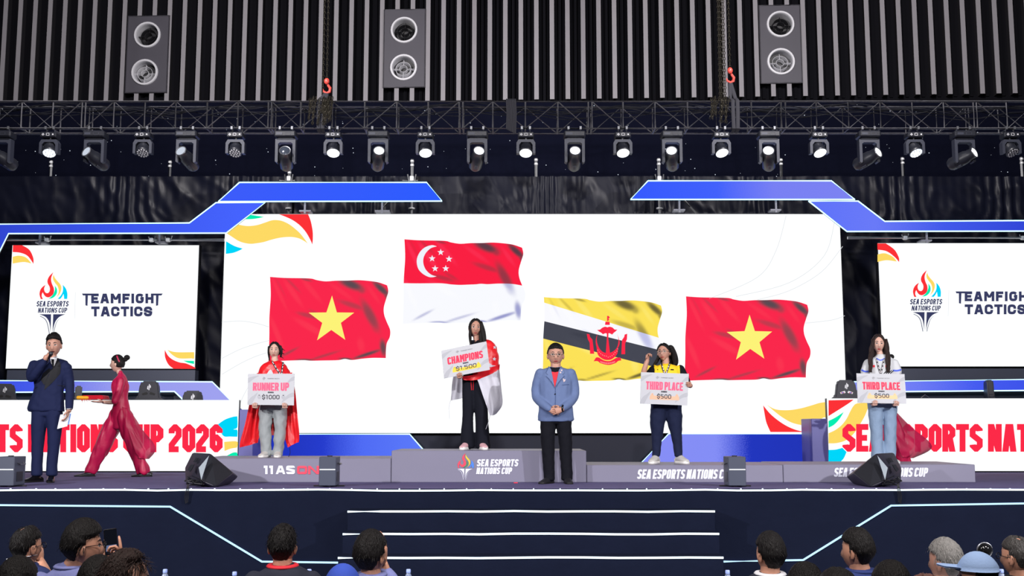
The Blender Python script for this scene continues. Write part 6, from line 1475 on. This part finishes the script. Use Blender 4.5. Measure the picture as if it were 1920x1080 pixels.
hand_into(bd, f.J(1637, 758.6, -.18), (0, -1, 0), (0, 0, 1), 1, .88, .85, tup=True); hand_into(bd, f.J(1677, 759.3, -.18), (0, -1, 0), (0, 0, 1), -1, .88, .85, tup=True)
f.limb(bd, [(1622, 741, -.16, 4.4), (1634, 754, -.17, 3.8), (1637, 758.5, -.175, 3.4)], 1, False, 10); f.limb(bd, [(1678, 751, -.16, 4), (1677, 759, -.175, 3.4)], 1, False, 10)
Mh = head_matrix(f, 1647, 628, 661, -10, 2, 2); face_into(bd, Mh, 1); f.build(bd, 'body', BODYM('fair', M_lipr))
h = hair_shell(Mh, .013, .78, .85, yb=-.34, low=-.98, lown=-.85, part=-.05, seed=14, fem=1, top=.008)
rr = random.Random(4)
for side, xs in ((-1, 1637), (1, 1659)):
    for k in range(6):
        u0 = xs + side * rr.uniform(-1, 2.5); pts = []
        for j in range(8): v = 636 + j * 8.6; pts.append((u0 + side * min(1.3 * j, 5) + 1.5 * math.sin(j * 1.3 + k), v, -.01 - .012 * j + .015 * math.cos(j * 1.1 + k) - .015 * (k % 3), (1.2 + min(j, 2) * .8) * (1 - (j / 8) ** 4) + .4, 3))
        f.limb(h, pts, 1, True, 8)
f.limb(h, [(1650, 645, .08, 14, 6), (1652, 670, .11, 18, 5), (1652, 690, .12, 15, 4)], 1, True, 12)
f.build(h, 'hair', M_hairb)
for u, t in ((1648, -.2), (1667, .2)): m = MB(); shoe(f, m, u, 867, (t, -1), .03, .25, .046, .085, .01); f.build(m, 'shoe', [M_shw, M_solew])
board('white prize board reading THIRD PLACE held before the pale jeans', [(1606, 700), (1696, 701.4), (1699.7, 757), (1608.6, 755.3)], D4 - .25, 'THIRD PLACE', '$500', M_btxt, M_bgold if 0 else MS('board_tan_print', (236, 200, 150), .6))

# ---------------------------------------------------------------- second woman in crimson behind, mostly hidden
aodai('woman in a crimson ao dai hidden behind the woman in pale jeans', 1433, 15.85, [(221, 765, .02, 10, 10), (219, 782, .02, 15, 14), (221, 812, .03, 14), (224, 842, .03, 12), (224, 882, .03, 10)], 24)
# ================================================================== audience seated in front of the stage
M_hgrey = mat('hair_grey', rgb(128, 126, 124), .5, bump=.6, bscale=160, var=.35, vscale=60, stretch=(1, 1, .12)); M_hdgrey = mat('hair_dark_grey', rgb(58, 55, 54), .5, bump=.6, bscale=160, var=.4, vscale=60, stretch=(1, 1, .12))
M_seat = MS('chair_fabric_dark', (40, 42, 52), .9)
seat_src = None
def spectator(u, vt, D, yaw, label, shirt, hair=M_hair, sk='tan', wide=1.0, collar=None, hk={}, tf=160, tfl=.03, up=.22, hs=1.0, arms=True, lean=0, ears=True, sw=1.0):
    f = Fig('person', label, u, vz(0, D), D, 0, 'spectators seated before the stage')
    k = f.k; hh = .232 * hs / k; f.hh = hh
    zt = f.J(u, vt).z; sh = zt - .285
    uu = lambda du: u + du / k; vv = lambda z: vz(z, D)
    f.zt = zt
    body_u = u + lean
    T = [(body_u, vv(zt - .222), 0, .058 / k, .058 / k), (body_u, vv(sh + .035), 0, .112 * sw / k, .08 / k), (body_u, vv(sh - .02), -.01, .185 * sw / k, .105 / k), (body_u, vv(sh - .12), -.02, .198 * sw / k, .12 / k), (body_u, vv(sh - .32), -.03, .182 * sw / k, .12 / k), (body_u, vv(.54), -.02, .178 * sw / k, .125 / k), (body_u, vv(.485), .0, .17 * sw / k, .13 / k)]
    sp = [(T, 1)]; br_ = []
    for sx in (-1, 1):
        if arms is True or arms == sx:
            A = [(body_u + sx * .172 * sw / k, vv(sh - .03), 0, .056 / k), (body_u + sx * .196 * sw / k, vv(sh - .18), .01, .048 / k), (body_u + sx * .19 * sw / k, vv(sh - .30), .05, .042 / k), (body_u + sx * .12 * sw / k, vv(.65), .22, .034 / k)]
            sp.append((A, 0)); br_.append(A)
        L = [(body_u + sx * .095 / k, vv(.515), .0, .08 / k), (body_u + sx * .105 / k, vv(.51), .34, .068 / k), (body_u + sx * .11 / k, vv(.3), .37, .055 / k), (body_u + sx * .11 / k, vv(.06), .33, .05 / k)]
        br_.append(L)
    f.specs = sp
    cl = cloth(f, sp, .014, 3, wrinkle(.005, 8, 9, u)); f.build(cl, 'shirt', shirt)
    lg = cloth(f, [(l, 0) for l in br_ if len(l) and l[0][1] > vv(.6)], .02, 2); f.build(lg, 'trousers', M_blackc)
    bd = slim(f, [(T[1:], 1)], .6, [(u, vt + hh * .75, .0, .056 / k, .06 / k), (body_u, vv(sh + .03), -.005, .062 / k, .062 / k)])
    Mh = head_matrix(f, u, vt + .012 / k, vt + .012 / k + hh, yaw, 0, 0, .0, wide); f.Mh = Mh
    face_into(bd, Mh, 0, ears=ears)
    for A in br_:
        if A[-1][1] > vv(.7) and A[0][1] > vv(.6): continue
        w_ = f.J(*A[-1][:3]); hand_into(bd, w_, (0, 1, -.12), (0, 0, -1), 1, .3, .9)
    f.bd = bd
    kw = dict(t=.014, zf=.55, drop=.2, yb=-.05, low=-.62, lown=.05, top=.008, seed=u % 13, taper=True); kw.update(hk)
    h = hair_shell(Mh, **kw); tufts(Mh, tf, tfl, int(u), kw.get('tz', .0), h, up, t=.012); f.h = h
    f.build(h, 'hair', hair)
    if collar:
        m = MB(); c0 = f.J(body_u, vv(zt - .236), 0); m.tube([c0 + Vector((.068 * math.cos(a), .066 * math.sin(a), .006 * math.sin(a))) for a in [q * PI / 10 for q in range(20)]], [(.012, .028)] * 20, 8, closed=True, ref=(0, 0, 1)); f.build(m, 'collar', collar)
    # chair
    global seat_src
    if seat_src is None:
        t = thing('banquet_chair', 'plain dark chair under a seated spectator', 'chair', (f.loc.x, D, 0), 'chairs of the spectators'); seat_src = t
        MB().box((0, .0, .40), (.42, .44, .07), bev=.02).build('seat', M_seat, t, smooth=False, local=True); MB().box((0, -.22, .62), (.40, .04, .36), bev=.015).build('backrest', M_seat, t, smooth=False, local=True)
        for sx in (-1, 1):
            for sy in (-1, 1): MB().tube([(sx * .19, sy * .19, 0), (sx * .19, sy * .19, .38)], .012, 6).build('leg', M_black, t, local=True)
            MB().tube([(sx * .19, -.19, .38), (sx * .19, -.22, .5)], .012, 6).build('back_stay', M_black, t, local=True)
    else:
        c = copy_tree(seat_src); c.location = (f.J(body_u, 1000).x + f.loc.x, D, 0)
    return f
def finish(f, sk='tan'): f.build(f.bd, 'body', BODYM(sk))
W_ = lambda n, c: MS('shirt_' + n, c, .85, bump=.1, bscale=80)
M_lav = W_('lavender', (120, 126, 182)); M_nv = W_('navy', (30, 44, 96)); M_nj = W_('dark_navy', (24, 28, 46)); M_bl = W_('deep_blue', (32, 50, 110)); M_bk = W_('black', (22, 22, 26)); M_wt = W_('white', (214, 216, 222))

f = spectator(50, 986, 7.0, 152, 'man with thinning crown in navy shirt and white lanyard, hand at his face', M_nv, hk=dict(bald=.9, t=.011), tf=220, collar=M_nv, lean=-8, arms=-1)
f.limb(f.bd, [(82, 1075, .15, 14), (78, 1062, .2, 11), (73, 1050, .22, 9)], 1, False, 10); hand_into(f.bd, f.J(75, 1056, .22), (-.12, .0, 1), (-1, .2, 0), -1, .22, 1.0); finish(f)
m = MB(); c0 = f.J(42, 1042, 0); m.tube([c0 + Vector((.080 * math.cos(a), .075 * math.sin(a) , .012 * math.cos(a) - .006)) for a in [q * PI / 10 for q in range(20)]], [(.003, .012)] * 20, 8, closed=True, ref=(0, 0, 1)); f.build(m, 'lanyard', M_wt); f.build(specs_glasses(f.Mh, -.1, .022), 'glasses', M_glassd)
f = spectator(156, 979, 6.3, 118, 'man in lavender shirt with round glasses filming with a phone', M_lav, hk=dict(t=.022, top=.012, low=-.7), tf=200, tfl=.045, collar=M_lav, lean=-22, arms=-1, hs=1.04)
f.build(specs_glasses(f.Mh, -.106, .024), 'glasses', M_glassd)
m = MB(); f.limb(m, [(162, 1060, .05, 18), (186, 1088, .15, 14), (198, 1076, .3, 11)], 1, False, 12); f.build(fuse(m, .012, 2), 'sleeve', M_bk)
hand_into(f.bd, f.J(205, 1056, .415), (.05, -.12, 1), (.1, -1, 0), -1, .12, .95); f.limb(f.bd, [(198, 1076, .32, 9), (205, 1056, .415, 8)], 1, False, 10)
f.limb(f.bd, [(224, 1084, .25, 10), (230, 1062, .27, 8)], 1, False, 10); hand_into(f.bd, f.J(230, 1061, .27), (-.2, .14, 1), (-.9, -.3, 0), -1, .75, 1.0, point=0); finish(f)
p = f.J(208, 1012, .36) + f.loc; ph = thing('smartphone', 'black smartphone held up by the man in the lavender shirt', 'phone', f.J(208, 1026, .36) + f.loc)
Mp = Matrix.Rotation(math.radians(28), 4, 'Z') @ Matrix.Rotation(math.radians(-6), 4, 'Y')
m = MB(); m.box((0, 0, 0), (.072, .009, .15), bev=.003); m.xf(Matrix.Translation(p - Vector((0, 0, .012))) @ Mp); m.build('case', M_shoeb, ph, smooth=False)
m = MB(); m.box((0, -.0052, .0), (.066, .001, .14)); m.xf(Matrix.Translation(p - Vector((0, 0, .012))) @ Mp); m.build('screen', led('phone_screen_dark', rgb(16, 18, 26), 1), ph, smooth=False)
m = MB(); m.box((0, -.0062, -.035), (.06, .001, .035)); m.xf(Matrix.Translation(p - Vector((0, 0, .012))) @ Mp); m.build('screen_picture', led('phone_screen_picture', rgb(96, 112, 150), 1), ph, smooth=False)
f = spectator(32, 1048, 5.6, 185, 'spectator with glossy black hair in front of the balding man', M_bk, hk=dict(t=.02), tf=120, tfl=.04, wide=1.05); finish(f)
f = spectator(182, 1047, 5.3, 190, 'spectator with black hair leaning before the man filming', M_bk, hk=dict(t=.02), tf=160, tfl=.04); finish(f)
f = spectator(236, 1035, 4.55, 118, 'man with tousled brown-black hair and bare forehead turned aside', M_bk, hair=M_hairb, hk=dict(t=.018, zf=.8, yb=.02), tf=700, tfl=.045, up=.35, sk='tan'); f.build(specs_glasses(f.Mh, -.104, .022), 'glasses', M_glassd); finish(f, 'warm')
f = spectator(530, 984, 6.75, 180, 'man with short spiky black hair in dark jacket with red collar', M_nj, hk=dict(t=.012, low=-.72), tf=520, tfl=.028, up=.45, collar=M_redsh); finish(f)
M_capb = W_('cap_blue', (52, 82, 190)); M_capl = W_('cap_pale_blue', (150, 178, 222))
def cap(f, m_, brim_yaw, hole=True):
    d0 = MB(); d0.ell((0, 0, 0), (1, 1, 1), 28, 20, lambda d: (headp(d) + Vector((d.x, d.y, d.z)) * .02) if d.z > .33 else Vector((d.x * .09, d.y * .109, .038)))
    d0.xf(f.Mh); c = f.build(d0, 'cap', m_)
    b = MB(); rows = []
    for j in range(5):
        rows.append([Vector((.088 * math.sin(a) * (1 + .03 * j - .012 * j * j), -.098 * math.cos(a) - .026 * j * (math.cos(a) * .6 + .4), .048 + .002 * j - .35 * (.088 * math.sin(a)) ** 2 * j)) for a in [(-.85 + 1.7 * q / 12) for q in range(13)]])
    b.grid(rows); b.grid([[p + Vector((0, 0, .006)) for p in r] for r in rows]); b.xf(f.Mh); b.build('brim', m_, c, local=True)
    if hole:
        h = MB(); h.face([Vector((.042 * math.cos(a),   .1165, .04 + .046 * math.sin(a))) for a in [q * PI / 10 for q in range(11)]]); h.xf(f.Mh); h.build('back_opening', M_hair, c, local=True, smooth=False)
f = spectator(642, 1060, 5.6, 182, 'spectator in a blue cap beside the man covering his face', M_bk, tf=0, hk=dict(t=.004, top=0, low=-.5)); cap(f, M_capb, 0); finish(f)
f = spectator(695, 998, 6.5, 158, 'man with thick black hair in lavender shirt resting his face on his hand', M_lav, hk=dict(t=.02, low=-.66, top=.01), tf=380, tfl=.04, up=.3, collar=M_lav, arms=-1, hs=1.03)
m = MB(); f.limb(m, [(736, 1092, .18, 16), (729, 1078, .2, 13), (722, 1070, .2, 11)], 1, False, 12); f.build(fuse(m, .012, 2), 'sleeve', M_lav); f.limb(f.bd, [(726, 1075, .2, 9), (719, 1056, .2, 8)], 1, False, 10); hand_into(f.bd, f.J(719, 1057, .2), (.05, .05, 1), (-1, .1, 0), -1, .18, 1.05); finish(f)
f = spectator(1444, 999, 6.75, 198, 'man with neat black hair in a navy suit with white collar', M_nj, hk=dict(t=.015, low=-.7), tf=160, tfl=.03, collar=M_wt); finish(f)
m = MB()
f = spectator(1511, 1060, 5.4, 178, 'spectator with dark hair behind the man in the navy suit', M_bk, hk=dict(t=.02), tf=140, tfl=.04); finish(f)
f = spectator(1607, 992, 6.7, 222, 'man with black hair in deep blue shirt looking aside', M_bl, hk=dict(t=.016, low=-.66), tf=200, tfl=.03, collar=M_bl, lean=8); finish(f)
f = spectator(1572, 1071, 4.3, 182, 'spectator with dark hair low beside the man in deep blue', M_bk, hk=dict(t=.018), tf=120, tfl=.04); finish(f)
f = spectator(1672, 1057, 5.65, 176, 'spectator with full dark hair beside the bottle cap', M_bk, hk=dict(t=.022), tf=160, tfl=.045, wide=1.05); finish(f)
f = spectator(1772, 1011, 6.8, 215, 'grey-haired man in white shirt beside the pale cap', M_wt, hair=M_hgrey, hk=dict(t=.014, low=-.66), tf=300, tfl=.03, collar=M_wt, sk='warm', hs=1.06, sw=.95); finish(f, 'warm')
f = spectator(1834, 1037, 5.9, 236, 'spectator in a pale blue cap with its brim turned aside', M_bk, tf=0, hk=dict(t=.004, top=0, low=-.5), wide=1.0); cap(f, M_capl, 0, False); finish(f)
f = spectator(1906, 1005, 6.9, 214, 'man with cropped dark grey hair and glasses at the row end', M_bk, hair=M_hdgrey, hk=dict(t=.009, low=-.55, bald=.6), tf=240, tfl=.015, lean=10); f.build(specs_glasses(f.Mh, -.1, .022), 'glasses', M_glassd); finish(f)
f = spectator(1738, 1076, 4.65, 180, 'spectator with thin reddish-brown hair before the grey-haired man', M_wt, hair=mat('hair_reddish', rgb(110, 70, 60), .5, bump=.5, bscale=120, var=.3), hk=dict(t=.008, bald=.8), tf=60, sw=.92); finish(f)

# ------------------------------------------------------------------ front tables and water bottles
M_tcl = MS('table_cloth_dark', (36, 38, 48), .9)
ZTAB = .745
for x0, x1, lab in ((-3.2, -.35, 'long dark-clothed table before the spectators with the blue cap'), (1.1, 4.2, 'long dark-clothed table before the spectators with the pale cap')):
    t = thing('front_table', lab, 'table', ((x0 + x1) / 2, 7.62, 0)); MB().box(((x0 + x1) / 2, 7.62, ZTAB - .015), (x1 - x0, .6, .03), bev=.005).build('table_top', M_tcl, t, smooth=False)
    for xx in (x0 + .1, x1 - .1):
        for yy in (7.40, 7.84): MB().tube([(xx, yy, 0), (xx, yy, ZTAB - .03)], .02, 8).build('leg', M_black, t)
M_pet = mat('bottle_clear_plastic', rgb(150, 165, 200), .12, alpha=.55); M_capw = MS('bottle_cap_blue', (150, 170, 235), .4); M_lbl = MS('bottle_label_blue', (70, 100, 200), .5); M_lblw = MS('bottle_label_white', (190, 195, 225), .5)
BN = {310: 'water bottle beside the man with bare forehead', 440: 'water bottle standing before the man with red collar', 580: 'water bottle between the red collar and the blue cap', 766: 'water bottle beside the man resting his face on his hand', 1364: 'water bottle beside the man with white collar', 1554: 'water bottle between the navy suit and the deep blue shirt', 1690: 'water bottle showing only its cap over dark hair', 1877: 'water bottle with pale label between pale cap and cropped grey hair'}
for u, v in ((310, 1063), (440, 1072), (580, 1067), (766, 1063), (1364, 1069), (1554, 1064), (1690, 1057), (1877, 1058)):
    z = ZTAB + .215; D = 7.6
    for _ in range(6): D = (CZ - z) / max(-(ray(u, v).z / ray(u, v).y), .02)
    D = min(max(D, 7.36), 7.86); p = at(u, v, D); p.z = ZTAB
    t = thing('water_bottle', BN[u], 'bottle', p, 'water bottles on the front tables')
    MB().lathe([(.026, 0), (.031, .004), (.031, .05), (.029, .055), (.031, .06), (.031, .135), (.028, .155), (.018, .18), (.013, .19), (.013, .197)], 16).build('bottle', M_pet, t, local=True)
    MB().lathe([(.0318, .07), (.0318, .12)], 16, cap=False).build('label', M_lblw if u == 1877 else M_lbl, t, local=True); MB().lathe([(.0155, .192), (.0155, .211), (.013, .215), (.001, .215)], 14).build('cap', M_capw, t, local=True)
p = at(1845, 1031, 7.5)
t = thing('glass_dome', 'dark glossy round dome on a stand behind the pale cap', 'dome', (p.x, 7.5, ZTAB))
MB().ell(p, (.045, .045, .043), 20, 14).build('dome', mat('dome_glass', rgb(20, 20, 22), .08, spec=.8), t); MB().tube([p + Vector((.049 * math.cos(a), -.012, .047 * math.sin(a))) for a in [q * PI / 12 for q in range(24)]], .005, 6, closed=True).build('rim', M_chrome, t); MB().tube([(p.x, 7.5, ZTAB), (p.x, 7.5, p.z - .04)], .008, 8).build('stand', M_black, t); MB().lathe([(.06, 0), (.055, .012)], 16, Matrix.Translation((p.x, 7.5, ZTAB))).build('foot', M_black, t)
